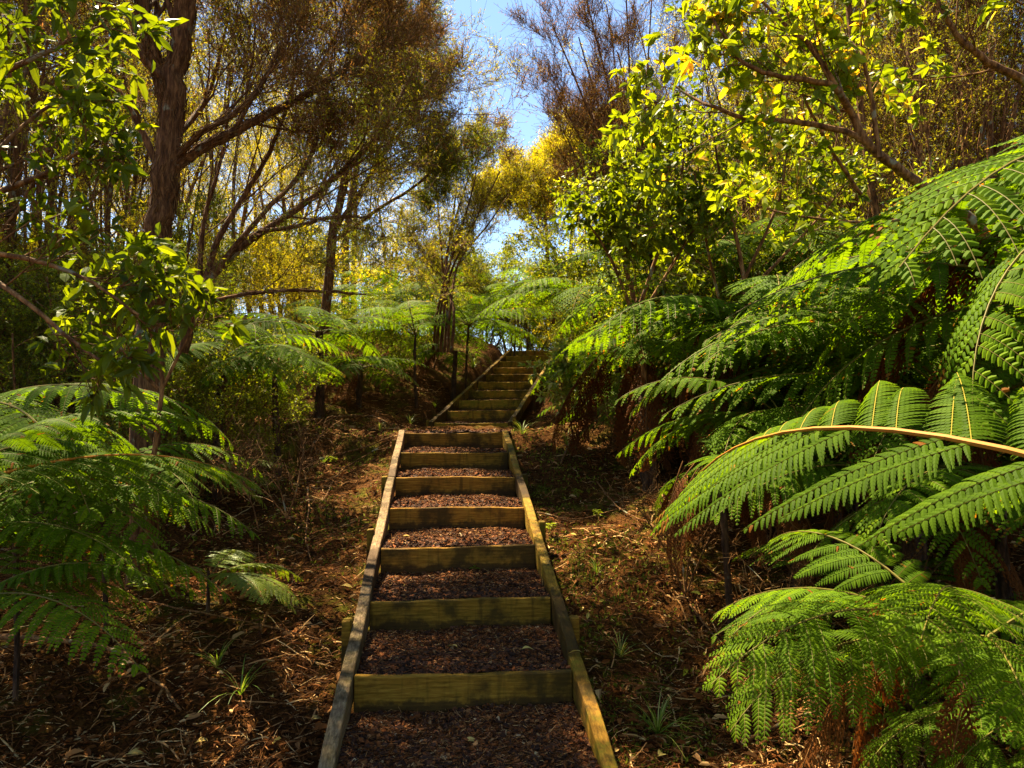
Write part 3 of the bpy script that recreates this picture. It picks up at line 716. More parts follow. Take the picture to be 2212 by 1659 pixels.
# ------------------------------------------------------------------ trees and shrubs
class TP: pass
def grow(rg, p, d, L, r, lvl, P, out):
    n = P.nseg[lvl]; pts = [p.copy()]; rad = [r]; d = d.copy()
    for i in range(n):
        d = d+Vector((rg.gauss(0, 1), rg.gauss(0, 1), rg.gauss(0, 1)))*P.wob[lvl]+Vector((0, 0, P.trop[lvl]))
        d.normalize(); p = p+d*(L/n); pts.append(p.copy()); rad.append(r*(1-P.taper[lvl]*(i+1)/n))
    out[lvl].append((np.array(pts), np.array(rad)))
    if lvl < P.maxl:
        m = P.nch[lvl]; m = rg.randint(int(m*.8), int(math.ceil(m*1.2)))
        a0 = rg.random()*6.28
        for j in range(m):
            t = P.t0[lvl]+(1-P.t0[lvl])*(j+rg.random())/m
            t = min(t, .99); k = int(t*n); q = pts[k].lerp(pts[k+1], t*n-k)
            dd = (pts[k+1]-pts[k]).normalized()
            ax = dd.orthogonal().normalized(); ax.rotate(Matrix.Rotation(a0+j*2.4+rg.uniform(-.5, .5), 3, dd))
            an = R(P.ang[lvl]+rg.uniform(-12, 12))
            nd = dd*math.cos(an)+ax*math.sin(an)
            grow(rg, q, nd.normalized(), L*P.ratio[lvl]*(1-.45*t)*rg.uniform(.75, 1.2), max(.002, rad[k]*P.rr[lvl]), lvl+1, P, out)
def params(**kw):
    P = TP(); P.maxl = 3; P.nseg = [8, 7, 5, 4]; P.wob = [.05, .12, .16, .2]; P.trop = [.03, .06, .05, .03]
    P.taper = [.6, .75, .8, .8]; P.nch = [8, 8, 7, 0]; P.t0 = [.35, .25, .2, 0]; P.ang = [45, 42, 40, 0]; P.ratio = [.55, .5, .5, 0]; P.rr = [.5, .5, .5, 0]
    for k, v in kw.items(): setattr(P, k, v)
    return P
def wood_mesh(name, out, lv, sides, m):
    mb = MB(); rn = np.random.default_rng(1)
    for l in lv:
        for pts, rad in out[l]: tube(mb, pts, rad, sides[l], 0, .5, .18 if sides[l] > 5 else 0, rn)
    return mb.mesh(name, [m], True)
def fine(mb, out, lv, mi, rnd=None):
    """thin limbs as three sided sticks"""
    A, B, a, b = [], [], [], []
    for l in lv:
        for pts, rad in out[l]: A.append(pts[:-1]); B.append(pts[1:]); a.append(rad[:-1]); b.append(rad[1:])
    if A:
        A, B, a, b = map(np.concatenate, (A, B, a, b)); sticks(mb, A, B, a, b, mi, np.random.default_rng(2).random(len(A))*.6)
def foliage(mb, hosts, rng, ntw, twl, nleaf, ll, lw, mi_t, mi_l, up=.3, T=LEAFQ, TF=LEAFQF, tr=.0012, spread=.8, gold=0.0, droop=0.0, leafdir=.6, flat=0.0):
    S_ = np.array([len(h[0])-1 for h in hosts]); idx = rng.integers(0, len(hosts), ntw)
    A0 = np.empty((ntw, 3)); D0 = np.empty((ntw, 3))
    for i, h in enumerate(idx):
        pts = hosts[h][0]; t = rng.random()**.7*S_[h]; k = min(int(t), S_[h]-1)
        A0[i] = pts[k]+(pts[k+1]-pts[k])*(t-k); D0[i] = pts[k+1]-pts[k]
    D = nrm(nrm(D0)+rng.normal(size=(ntw, 3))*spread+[0, 0, up]); L = twl*(.5+rng.random(ntw))
    B = A0+D*L[:, None]
    if tr: sticks(mb, A0, B, tr, tr*.6, mi_t, rng.random(ntw))
    if nleaf:
        n = ntw*nleaf; k = np.repeat(np.arange(ntw), nleaf); t = .15+.85*rng.random(n)
        P = A0[k]+D[k]*(L[k]*t)[:, None]
        X = nrm(D[k]*leafdir+rng.normal(size=(n, 3))*.7); Zv = nrm(rng.normal(size=(n, 3))*(1-flat)+[0, 0, .5+flat]); Y = nrm(np.cross(Zv, X)); Zv = np.cross(X, Y)
        s = (.7+.6*rng.random(n))[:, None]
        c = rng.random(ntw)
        inst(mb, T, TF, P, X*ll*s, Y*lw*s/.4, Zv*ll*s, mi_l, np.clip(c[k]*.6+rng.random(n)*.4+gold, 0, 1), droop)

def tree_kind(seed, P, L, r, nstem, lean, ntw, twl, nleaf, ll, lw, leafm, name='tea', twmat='twig', up=.3, tr=.0022, hosts_lv=(3,), gold=0, bark='bark2'):
    rg = random.Random(seed); rng = np.random.default_rng(seed)
    out = {0: [], 1: [], 2: [], 3: [], 4: []}
    for i in range(nstem):
        a = i*6.283/nstem+rg.uniform(-.4, .4); ln = lean*rg.uniform(.5, 1.2) if nstem > 1 else lean*rg.random()
        grow(rg, Vector((math.cos(a)*.08*(nstem > 1), math.sin(a)*.08*(nstem > 1), -.15)), Vector((math.cos(a)*ln, math.sin(a)*ln, 1)).normalized(), L*rg.uniform(.8, 1.05), r*rg.uniform(.7, 1.1), 0, P, out)
    trunk = wood_mesh('trunk', out, (0, 1), {0: 8, 1: 5}, M[bark])
    mb = MB(); fine(mb, out, (2, 3), 1)
    hosts = [h for l in hosts_lv for h in out[l]] or out[2]
    foliage(mb, hosts, rng, ntw, twl, nleaf, ll, lw, 1, 0, up, tr=tr, gold=gold)
    crown = mb.mesh('crown', [M[leafm], M[twmat]])
    return trunk, crown
TEA = [tree_kind(101, params(), 7.5, .085, 1, .12, 4600, .18, 8, .034, .009, 'tea'),
       tree_kind(102, params(nch=[6, 7, 6, 0], t0=[.45, .3, .2, 0], ang=[32, 35, 40, 0], ratio=[.5, .5, .5, 0]), 6.5, .06, 3, .28, 4600, .18, 8, .034, .009, 'tea_g'),
       tree_kind(103, params(nch=[7, 7, 6, 0], t0=[.3, .25, .2, 0], ang=[50, 45, 40, 0]), 6.5, .08, 2, .25, 4200, .19, 8, .036, .010, 'tea_y'),
       tree_kind(104, params(nch=[6, 8, 7, 0], t0=[.35, .2, .2, 0], ang=[30, 32, 35, 0], trop=[.02, .08, .08, .05]), 6.0, .055, 4, .35, 4200, .2, 3, .035, .008, 'tea_b', up=.6, tr=.0028)]
TEA.append(tree_kind(105, params(nseg=[12, 6, 5, 4], wob=[.035, .12, .16, .2], nch=[8, 6, 6, 0], t0=[.55, .25, .2, 0], ang=[38, 40, 40, 0], ratio=[.36, .5, .5, 0]), 9.5, .055, 2, .10, 2000, .17, 6, .034, .009, 'tea'))
TEA.append(tree_kind(106, params(nseg=[10, 6, 5, 4], wob=[.06, .12, .16, .2], nch=[6, 5, 4, 0], t0=[.4, .25, .2, 0], ang=[26, 34, 38, 0], ratio=[.42, .5, .5, 0]), 5.2, .024, 7, .22, 1900, .15, 5, .032, .009, 'tea'))
SHR = [tree_kind(111, params(maxl=3, nch=[6, 6, 5, 0], t0=[.1, .15, .2, 0], ang=[50, 50, 45, 0], ratio=[.6, .55, .5, 0]), 1.9, .02, 5, .6, 3000, .12, 6, .032, .018, 'shrub', hosts_lv=(3, 2)),
       tree_kind(112, params(maxl=3, nch=[6, 6, 5, 0], t0=[.1, .15, .2, 0], ang=[55, 50, 45, 0], ratio=[.65, .55, .5, 0]), 2.6, .025, 4, .5, 3600, .13, 6, .036, .021, 'shrub', hosts_lv=(3, 2)),
       tree_kind(113, params(maxl=3, nch=[6, 6, 5, 0], t0=[.1, .15, .2, 0], ang=[45, 50, 45, 0], ratio=[.6, .55, .5, 0]), 2.4, .022, 5, .45, 3400, .14, 5, .042, .015, 'tea_y', hosts_lv=(3, 2))]
NT = [0]
def place(kind, x, y, sc, label, cat, name, group=None, rz=None, sz=None, stem='trunk'):
    rg = random.Random(NT[0]); NT[0] += 1
    s = (sc*rg.uniform(.92, 1.08), sc*rg.uniform(.92, 1.08), sc*(sz or 1))
    o = empty(name, (x, y, gz(x, y)), rg.random()*6.283 if rz is None else rz); o.scale = s
    tag(o, label, cat, group)
    link(stem, kind[0], o); link('crown', kind[1], o)
    return o

def spline(P, n):
    P = np.asarray(P, float); m = len(P); t = np.linspace(0, m-1, n); out = []
    Q = np.vstack([2*P[0]-P[1], P, 2*P[-1]-P[-2]])
    for v in t:
        i = min(int(v), m-2); u = v-i; a, b, c, d = Q[i:i+4]
        out.append(.5*((2*b)+(-a+c)*u+(2*a-5*b+4*c-d)*u*u+(-a+3*b-3*c+d)*u**3))
    return np.array(out)
def limb_tree(name, limbs, P, nsub, subL, seed, leafm, ntw, twl, nleaf, ll, lw, label, cat, bark='bark', T=LEAFQ, TF=LEAFQF, up=.3, tr=.002, group=None, base=None, droop=0.0, tw='twig', gold=0, spread=.8, flat=0.0, rgh=.22, sides=12, extra=None, shag=0, t0=.3, substart=1):
    rg = random.Random(seed); rng = np.random.default_rng(seed)
    out = {0: [], 1: [], 2: [], 3: []}
    for li, (pp, r0, r1) in enumerate(limbs):
        if isinstance(pp[0][0], str): pts = np.array([q[1:] for q in pp], float)
        else: pts = np.array([ray(*q) for q in pp])
        n = max(10, 4*len(pp)); C = spline(pts, n)
        ln = np.linalg.norm(np.diff(C, axis=0), axis=1).sum()
        C[1:-1] += rng.normal(size=(n-2, 3))*r0*.10
        rad = np.linspace(r0, r1, n)
        out[0].append((C, rad))
        ns = nsub[li] if isinstance(nsub, (list, tuple)) else nsub
        for j in range(ns):
            t = t0+(1-t0)*(j+rg.random())/ns if li else .5+.5*(j+rg.random())/ns
            t = min(t, .97); k = int(t*(n-1)); q = Vector(C[k]); d = Vector(C[min(k+1, n-1)]-C[max(k-1, 0)]).normalized()
            ax = d.orthogonal().normalized(); ax.rotate(Matrix.Rotation(rg.random()*6.28, 3, d))
            an = R(rg.uniform(30, 65)); nd = d*math.cos(an)+ax*math.sin(an)+Vector((0, 0, .15))
            grow(rg, q, nd.normalized(), subL*(1.2-.55*t)*rg.uniform(.6, 1.2), max(.003, rad[k]*.38), substart, P, out)
    b = Vector(out[0][0][0][0]) if base is None else Vector(base)
    root = empty(name, b); tag(root, label, cat, group)
    mb = MB()
    for pts, rad in out[0]: tube(mb, pts, rad, sides, 0, .5, rgh, rng)
    for pts, rad in out[1]: tube(mb, pts, rad, 5, 0, .5)
    if shag:
        for pts, rad in out[0]:
            k = int(shag*rad[0]); i = rng.integers(0, len(pts)-1, k); q = rng.random((k, 1))
            C0 = pts[i]+(pts[i+1]-pts[i])*q; ax = nrm(pts[i+1]-pts[i]); o_ = nrm(np.cross(ax, rng.normal(size=(k, 3))))
            A_ = C0+o_*(rad[i]*1.02)[:, None]; L_ = (.03+.16*rng.random((k, 1))**2)
            B_ = A_+ax*L_*rng.choice([-1, 1], (k, 1))+o_*L_*rng.random((k, 1))*.22+rng.normal(size=(k, 3))*.006
            sticks(mb, A_, B_, .0035, .0015, 1, rng.random(k)*.8)
    me = mb.mesh('trunk', [M[bark], M['twig']], True); o = link('trunk', me, root, -b)
    mb = MB(); fine(mb, out, (2, 3), 1)
    hosts = out[3]+out[2] if out[3] or out[2] else out[1]
    foliage(mb, hosts, rng, ntw, twl, nleaf, ll, lw, 1, 0, up, T, TF, tr=tr, gold=gold, spread=spread, droop=droop, flat=flat)
    if extra: extra(mb, rng, out)
    link('crown', mb.mesh('crown', [M[leafm], M[tw]]), root, -b)
    return root

pt = ray(312, 950, 5.4); b0 = ('w', pt.x, pt.y, gz(pt.x, pt.y)-.1)
def W_(px, py, d): p = ray(px, py, d); return ('w', p.x, p.y, p.z)
# big leaning tea tree on the left with its shaggy trunk
limb_tree('tea_tree',
    [([b0, W_(322, 760, 5.4), W_(333, 620, 5.35), W_(345, 480, 5.3), W_(357, 360, 5.3), W_(373, 200, 5.3), W_(392, 60, 5.3), W_(425, -140, 5.3), W_(450, -420, 5.5)], .105, .065),
     ([W_(366, 250, 5.3), W_(350, 170, 5.3), W_(325, 100, 5.25), W_(308, 0, 5.2), W_(290, -200, 5.2)], .062, .04),
     ([W_(372, 362, 5.3), W_(440, 318, 5.35), W_(520, 275, 5.5), W_(620, 225, 5.7), W_(710, 172, 5.9), W_(770, 130, 6.1), W_(815, 95, 6.3)], .040, .013),
     ([W_(380, 345, 5.3), W_(430, 290, 5.2), W_(500, 250, 5.2), W_(560, 190, 5.3), W_(610, 90, 5.5)], .022, .008)],
    params(nch=[0, 7, 7, 0], t0=[0, .2, .2, 0], ang=[0, 35, 38, 0], trop=[0, .05, .07, .05], ratio=[0, .55, .5, 0]), [8, 6, 16, 8], 1.5, 201, 'tea_b', 17000, .16, 4, .028, .007,
    'large shaggy barked tea tree forking left of the steps, limb reaching over the path', 'tree', up=.5, tr=.0016, shag=14000)
limb_tree('tea_tree',
    [([W_(395, 760, 5.9), W_(430, 640, 5.9), W_(490, 560, 5.9), W_(570, 500, 6.0), W_(650, 445, 6.1), W_(740, 370, 6.3), W_(830, 270, 6.6), W_(900, 140, 7)], .040, .014),
     ([W_(440, 630, 5.9), W_(470, 520, 5.9), W_(530, 420, 6.0), W_(590, 310, 6.1), W_(630, 190, 6.2), W_(650, 30, 6.4)], .026, .010),
     ([W_(470, 580, 5.9), W_(560, 470, 5.8), W_(660, 360, 5.9), W_(700, 240, 6.0), W_(720, 100, 6.2)], .022, .008),
     ([W_(410, 668, 5.8), W_(500, 640, 5.5), W_(580, 630, 5.4), W_(680, 628, 5.4), W_(790, 636, 5.5)], .016, .006),
     ([W_(560, 500, 5.9), W_(640, 488, 5.8), W_(720, 468, 5.9), W_(800, 470, 6.2)], .018, .006),
     ([W_(430, 640, 5.9), W_(440, 480, 6.1), W_(480, 330, 6.3), W_(500, 150, 6.5)], .022, .010)],
    params(nch=[0, 6, 7, 0], t0=[0, .2, .2, 0], ang=[0, 35, 38, 0], trop=[0, .05, .07, .05], ratio=[0, .55, .5, 0]), [9, 8, 9, 2, 5, 6], 1.5, 202, 'tea', 8000, .16, 4, .032, .008,
    'leaning cluster of thin tea tree stems just right of the large shaggy trunk', 'tree', up=.5, tr=.0016, shag=6000)
# dead twig haze above the path (brown) and green clump before the sky gap
limb_tree('tea_tree',
    [([W_(700, 720, 10.5), W_(720, 500, 10.3), W_(760, 330, 10.1), W_(800, 180, 10), W_(830, 20, 10), W_(850, -200, 10)], .07, .03),
     ([W_(722, 500, 10.3), W_(800, 380, 9.8), W_(840, 310, 9.5), W_(880, 230, 9.3), W_(900, 180, 9.2)], .035, .012),
     ([W_(760, 330, 10.1), W_(800, 220, 9.8), W_(840, 100, 9.6), W_(860, -60, 9.6)], .03, .012),
     ([W_(722, 520, 10.3), W_(820, 450, 9.8), W_(900, 400, 9.6), W_(960, 340, 9.5)], .03, .01)],
    params(nch=[0, 7, 7, 0], t0=[0, .15, .2, 0], ang=[0, 35, 38, 0], trop=[0, .04, .05, .04], ratio=[0, .55, .5, 0]), [10, 14, 12, 12], .95, 203, 'tea_g', 14000, .15, 7, .036, .009,
    'dense dark green tea tree whose crown borders the left of the sky gap', 'tree', up=.3, tr=.0018)
# multi stemmed tree in the middle
st = []
for q, (x1, y1, x2, y2, x3, y3) in enumerate([(975, 560, 1010, 450, 1035, 340), (985, 560, 1040, 450, 1080, 370), (965, 560, 985, 420, 985, 320), (955, 570, 945, 430, 930, 330), (990, 570, 1050, 490, 1100, 420), (960, 580, 1000, 420, 1045, 310)]):
    st.append(([W_(935+q*8, 760, 12.6-.15*q), W_(945+q*7, 670, 12.5-.1*q), W_(x1, y1, 12.2+.1*q), W_(x2, y2, 12.1+.15*q), W_(x3, y3, 12+.2*q)], .028, .009))
limb_tree('tea_tree', st, params(nch=[0, 6, 7, 0], t0=[0, .2, .2, 0], ang=[0, 26, 32, 0], trop=[0, .08, .08, .06], ratio=[0, .55, .5, 0]), 8, 1.25, 204, 'tea', 9000, .16, 6, .036, .010,
    'slim tea tree with a fan of reddish stems standing left of the upper steps', 'tree', up=.5, tr=.002, t0=.35)
# vase shaped twiggy tree right of the sky gap
st = []
for q, (x1, y1, x2, y2) in enumerate([(1300, 300, 1195, 60), (1330, 250, 1255, -40), (1365, 250, 1350, -60), (1290, 360, 1195, 190), (1320, 320, 1250, 80), (1390, 280, 1410, -30), (1280, 400, 1215, 280), (1355, 330, 1310, 10)]):
    st.append(([W_(1450+q*3, 760, 8.6), W_(1420+q*4, 640, 8.5), W_(1385-abs(q-3)*3, 470, 8.4), W_(x1, y1, 8.3+.1*q), W_(x2, y2, 8.1+.15*q)], .034, .007))
limb_tree('tea_tree', st, params(nch=[0, 7, 7, 0], t0=[0, .15, .2, 0], ang=[0, 22, 26, 0], trop=[0, .06, .08, .06], ratio=[0, .6, .5, 0]), 11, 1.0, 205, 'tea_b', 16000, .17, 3, .028, .006,
    'bare twiggy tea tree fanning up against the right of the sky gap', 'tree', up=.6, tr=.0018, t0=.4, spread=.6)
# far bright tree below the gap
limb_tree('tea_tree',
    [([W_(1195, 700, 19), W_(1180, 520, 19), W_(1180, 450, 19), W_(1200, 340, 19)], .06, .02), ([W_(1230, 700, 19), W_(1235, 500, 19), W_(1255, 400, 19), W_(1280, 290, 19)], .06, .02), ([W_(1210, 680, 19), W_(1205, 560, 18.6), W_(1150, 480, 18.4), W_(1120, 430, 18.4)], .05, .02)],
    params(nch=[0, 7, 7, 0], t0=[0, .15, .2, 0], ang=[0, 32, 36, 0], trop=[0, .06, .08, .06], ratio=[0, .6, .5, 0]), 15, 1.7, 206, 'tea_y', 19000, .22, 7, .06, .018,
    'bright yellow green tea tree with bare stems far beyond the top step', 'tree', up=.4, tr=.003, t0=.45)

# broad leaved trees near the camera
BP = params(nch=[0, 5, 4, 0], t0=[0, .25, .3, 0], ang=[0, 42, 42, 0], trop=[0, .04, .05, .03], ratio=[0, .6, .6, 0], nseg=[0, 5, 4, 3])
BL = dict(T=LEAF, TF=LEAF3, bark='bark2', rgh=.1, sides=8, tr=.0016, droop=.25, flat=.25)
limb_tree('broadleaf_tree',
    [([W_(2330, 800, 4.4), W_(2180, 560, 4.3), W_(2052, 440, 4.2), W_(1957, 375, 4.1), W_(1872, 310, 4.0), W_(1842, 250, 4.0), W_(1807, 192, 3.9), W_(1747, 172, 3.9), W_(1682, 166, 3.8), W_(1600, 130, 3.8), W_(1540, 40, 3.9)], .034, .007),
     ([W_(1867, 305, 4.0), W_(1817, 282, 4.0), W_(1707, 262, 4.0), W_(1607, 255, 4.0), W_(1547, 232, 4.0), W_(1502, 215, 4.1), W_(1450, 180, 4.2)], .018, .006),
     ([W_(1807, 192, 3.9), W_(1792, 165, 3.9), W_(1747, 95, 3.9), W_(1692, 50, 3.9), W_(1625, -20, 4.0)], .017, .007),
     ([W_(2400, 300, 4.4), W_(2212, 175, 4.3), W_(2142, 140, 4.3), W_(2087, 95, 4.3), W_(2047, 45, 4.3), W_(2000, -40, 4.3)], .026, .012),
     ([W_(1860, 420, 4.4), W_(1800, 330, 4.3), W_(1750, 240, 4.2), W_(1700, 120, 4.2)], .012, .005),
     ([W_(1900, 340, 4.0), W_(1880, 200, 4.0), W_(1860, 80, 4.0), W_(1880, -50, 4.1)], .014, .006),
     ([W_(1980, 470, 4.3), W_(1860, 480, 4.4), W_(1700, 462, 4.5), W_(1560, 420, 4.7)], .011, .004)],
    BP, [10, 9, 8, 6, 6, 8, 6], .5, 301, 'broad', 440, .12, 6, .072, .032, 'broad leaved tree with dark curving boughs across the upper right, sunlit leaves at its top', 'tree', gold=.18, **BL)
limb_tree('broadleaf_shrub',
    [([W_(1400, 860, 6.4), W_(1370, 650, 6.3), W_(1350, 560, 6.2), W_(1370, 480, 6.1), W_(1390, 410, 6.0)], .026, .008),
     ([W_(1375, 700, 6.3), W_(1320, 560, 6.2), W_(1270, 480, 6.1)], .018, .006),
     ([W_(1375, 680, 6.3), W_(1430, 520, 6.2), W_(1470, 400, 6.1), W_(1480, 280, 6)], .02, .006),
     ([W_(1375, 700, 6.3), W_(1460, 560, 6.2), W_(1530, 440, 6.1)], .018, .006)],
    BP, [12, 9, 10, 9], .45, 302, 'broad', 420, .12, 7, .080, .036, 'tall broad leaved bush rising above the ferns right of the path', 'shrub', **BL)
limb_tree('broadleaf_shrub',
    [([W_(1620, 760, 6.0), W_(1600, 560, 6.0), W_(1560, 400, 6.0), W_(1540, 280, 6.0)], .022, .007),
     ([W_(1610, 600, 6.0), W_(1680, 440, 5.9), W_(1700, 330, 5.8)], .016, .005),
     ([W_(1610, 640, 6.0), W_(1760, 480, 6.0), W_(1840, 380, 6.0)], .016, .005)],
    BP, [8, 7, 7], .5, 303, 'broad', 230, .13, 6, .07, .032, 'broad leaved bush between the curving boughs and the ferns', 'shrub', gold=.1, **BL)
limb_tree('broadleaf_tree',
    [([W_(-300, 560, 2.6), W_(-120, 450, 2.6), W_(40, 400, 2.6), W_(140, 350, 2.6), W_(225, 290, 2.6)], .016, .004),
     ([W_(-300, 560, 2.6), W_(-160, 250, 2.6), W_(20, 150, 2.6), W_(150, 90, 2.6), W_(230, 50, 2.7)], .016, .004),
     ([W_(-300, 560, 2.6), W_(-120, 540, 2.5), W_(60, 560, 2.5), W_(180, 600, 2.5), W_(300, 680, 2.5)], .014, .004),
     ([W_(-160, 250, 2.6), W_(-60, 60, 2.7), W_(60, -40, 2.8)], .012, .004),
     ([W_(-120, 450, 2.6), W_(20, 300, 2.8), W_(120, 220, 2.9), W_(200, 190, 3.0)], .01, .004),
     ([W_(-120, 540, 2.5), W_(40, 640, 2.4), W_(160, 740, 2.4), W_(250, 800, 2.4)], .01, .004)],
    BP, [9, 9, 9, 6, 8, 5], .28, 304, 'broad', 220, .08, 6, .070, .023, 'glossy broad leaved tree hanging its leaves across the upper left corner', 'tree', **BL)
limb_tree('broadleaf_shrub',
    [([W_(330, 1000, 3.4), W_(350, 820, 3.4), W_(320, 700, 3.4), W_(290, 620, 3.4)], .012, .004),
     ([W_(350, 840, 3.4), W_(400, 740, 3.4), W_(430, 690, 3.4)], .009, .003), ([W_(340, 840, 3.4), W_(250, 740, 3.3), W_(190, 700, 3.3)], .009, .003)],
    BP, [7, 7, 7], .34, 305, 'broad', 110, .09, 6, .070, .030, 'young broad leaved bush in front of the foot of the shaggy trunk', 'shrub', **BL)
limb_tree('broadleaf_shrub',
    [([W_(1240, 960, 8.4), W_(1230, 900, 8.3), W_(1215, 840, 8.2), W_(1200, 800, 8.2)], .01, .003), ([W_(1240, 960, 8.4), W_(1260, 880, 8.3), W_(1280, 810, 8.3)], .01, .003)],
    BP, [9, 9], .42, 306, 'grass', 260, .09, 6, .07, .028, 'small pale leaved bush overhanging the right rail of the upper steps', 'shrub', gold=.1, **BL)
limb_tree('dead_bush',
    [([W_(620, 1120, 5.2), W_(640, 1060, 5.2), W_(660, 960, 5.2)], .006, .003), ([W_(620, 1120, 5.2), W_(600, 1040, 5.2), W_(560, 960, 5.2)], .006, .003), ([W_(620, 1120, 5.2), W_(570, 1060, 5.2), W_(500, 1010, 5.1)], .005, .003), ([W_(560, 1150, 4.9), W_(540, 1080, 4.9), W_(480, 1000, 4.9)], .005, .003)],
    BP, 8, .35, 307, 'tea_b', 500, .08, 0, .02, .01, 'leafless twiggy bush beside the yellow green fern', 'bush', bark='bark2', tr=.0012)

for i, (x, y, sc_, lb) in enumerate([(1480, 1280, .45, 'tangle of dead twigs beside the bright litter patch on the right'), (1660, 1180, .5, 'tangle of dead twigs in the dark hollow behind the bottom right fern'), (1370, 1030, .45, 'small dead bush beneath the hanging brown fronds'), (1800, 1500, .4, 'dead twigs under the bottom right fern')]):
    g = ground_pt(x, y); b = ('w', g[0], g[1], gz(*g)-.02); q = lambda a_, h_, r_: ('w', g[0]+math.cos(a_)*r_, g[1]+math.sin(a_)*r_, b[3]+h_)
    limb_tree('dead_bush', [([b, q(k*1.6+i, .6*sc_, .25*sc_), q(k*1.6+.3+i, 1.1*sc_, .6*sc_), q(k*1.6+.2+i, 1.5*sc_, .9*sc_)], .007, .003) for k in range(4)],
        BP, 8, .34, 310+i, 'tea_b', 500, .08, 0, .02, .01, lb, 'bush', bark='bark2', tr=.0013)
# thickets
LANES = []
for px, py, w, tl in [(700, 1020, 1.5, 6.0), (1200, 970, 1.7, 6.5), (760, 1050, 1.3, 6), (60, 1550, 1.6, 6.5), (1480, 1360, .7, 5), (850, 830, 1.3, 5)]:
    g = ground_pt(px, py); LANES.append((g[0], g[1], w, tl))
LANES += [(-.3, 12.5, 1.2, 5), (.2, 15.5, 1.2, 5)]
def lit(x, y, tall):
    sx, sy = math.sin(R(SUN_AZ)), math.cos(R(SUN_AZ))
    for a, b, w, tl in LANES:
        t = (x-a)*sx+(y-b)*sy; q = abs((x-a)*sy-(y-b)*sx)
        if -.3 < t < (tl if tall else 2.2) and q < (w+.3 if tall else w-.2): return False
    return True
def corridor(x, y): return abs(x-float(cxl(y)))
rs = random.Random(77)
GS = dict(L='small leaved shrubs of the thicket left of the steps', R_='small leaved shrubs behind the ferns right of the steps')
def scatter(kinds, n, side, y0, y1, l0, l1, sc, label, cat, name, group, mind=.9, stem='trunk', ok=None):
    pl = []; tries = 0
    while len(pl) < n and tries < 4000:
        tries += 1
        y = rs.uniform(y0, y1); l = rs.uniform(l0, l1); x = float(cxl(y))+side*l
        if any((x-a)**2+(y-b)**2 < mind**2 for a, b in pl): continue
        if abs(x)/y > 1.1 and y < 10: continue
        if ok and not ok(x, y): continue
        if not lit(x, y, name != 'shrub'): continue
        pl.append((x, y))
    for x, y in pl: place(rs.choice(kinds), x, y, sc*rs.uniform(.8, 1.2), label, cat, name, group, stem=stem)
scatter([SHR[0], SHR[1]], 13, -1, 6.8, 10.8, 2.6, 6.0, .68, 'dark small leaved shrub in the thicket between the shaggy trunk and the landing', 'shrub', 'shrub', GS['L'], .75)
scatter([SHR[0], SHR[1], SHR[2]], 16, -1, 11, 19, 2.8, 9, .85, 'small leaved shrub in the sunlit thicket behind the brown bank', 'shrub', 'shrub', 'shrubs behind the brown bank')
scatter([SHR[1], SHR[2]], 10, -1, 4.5, 12, 5.0, 11, .95, 'small leaved shrub deep in the wood left of the shaggy trunk', 'shrub', 'shrub', 'shrubs deep in the left wood')
scatter([SHR[0], SHR[1]], 14, 1, 7, 12, 2.6, 8, 1.0, 'small leaved shrub behind the ferns right of the steps', 'shrub', 'shrub', GS['R_'])
scatter([SHR[1], SHR[2]], 14, 1, 12, 22, 2.4, 12, 1.35, 'small leaved shrub in the sunlit wood right of the upper steps', 'shrub', 'shrub', 'shrubs in the right wood')
scatter([SHR[1], SHR[0]], 5, -1, 18.6, 22, .7, 3.2, 1.1, 'dark rounded shrub at the head of the steps', 'shrub', 'shrub', 'shrubs at the head of the steps')
scatter([SHR[1], SHR[0]], 3, 1, 19.3, 22.5, .1, 1.8, 1.0, 'dark shrub closing the path beyond the top step', 'shrub', 'shrub', 'shrubs closing the path')
# wood
scatter([TEA[4]], 12, 1, 7.5, 15, 3.0, 9, .95, 'bare pole like tea tree stem rising behind the broad leaved boughs', 'tree', 'tea_tree', 'pole like tea trees on the right', 1.0, ok=lambda x, y: x/y > .36)
scatter([TEA[4]], 10, -1, 8, 16, 2.6, 8, .85, 'bare pole like tea tree stem in the wood left of the steps', 'tree', 'tea_tree', 'pole like tea trees on the left', 1.0, ok=lambda x, y: x/y < -.24)
for x, y, k, q, lb in [(-2.8, 7.6, 0, .55, 'low dark shrub between the green fern and the litter slope'), (-2.9, 8.9, 0, .6, 'dark shrub at the near foot of the brown bank'), (-3.0, 6.8, 0, .75, 'dark shrub right beside the base of the shaggy trunk'),
        (-2.3, 11.8, 0, .7, 'dark shrub behind the brown bank, left of its fern'), (-1.6, 14.2, 0, .8, 'leafy shrub beside the left rail of the upper steps'), (1.25, 10.6, 0, .62, 'small leaved shrub right of the first upper steps'), (1.5, 12.6, 0, .8, 'small leaved shrub halfway up the right side of the upper steps'), (1.75, 15.0, 2, .8, 'yellow green shrub near the top right of the upper steps')]:
    place(SHR[k], x, y, q, lb, 'shrub', 'shrub')
for x, y, k, q, lb in [(.35, 20.6, 1, 1.15, 'dark shrub directly behind the top step'), (-.75, 21.2, 1, 1.2, 'dark shrub left of the head of the path'), (1.5, 21.0, 0, 1.3, 'dark shrub right of the head of the path'), (.1, 23.5, 1, 1.4, 'rounded shrub beyond the head of the path')]:
    place(SHR[k], x, y, q, lb, 'shrub', 'shrub')
scatter([TEA[5]], 22, -1, 6.6, 13, 2.2, 6.5, 1.05, 'clump of thin upright stems in the thicket left of the steps', 'sapling', 'tea_tree_sapling', 'thin stemmed saplings on the left', .9)
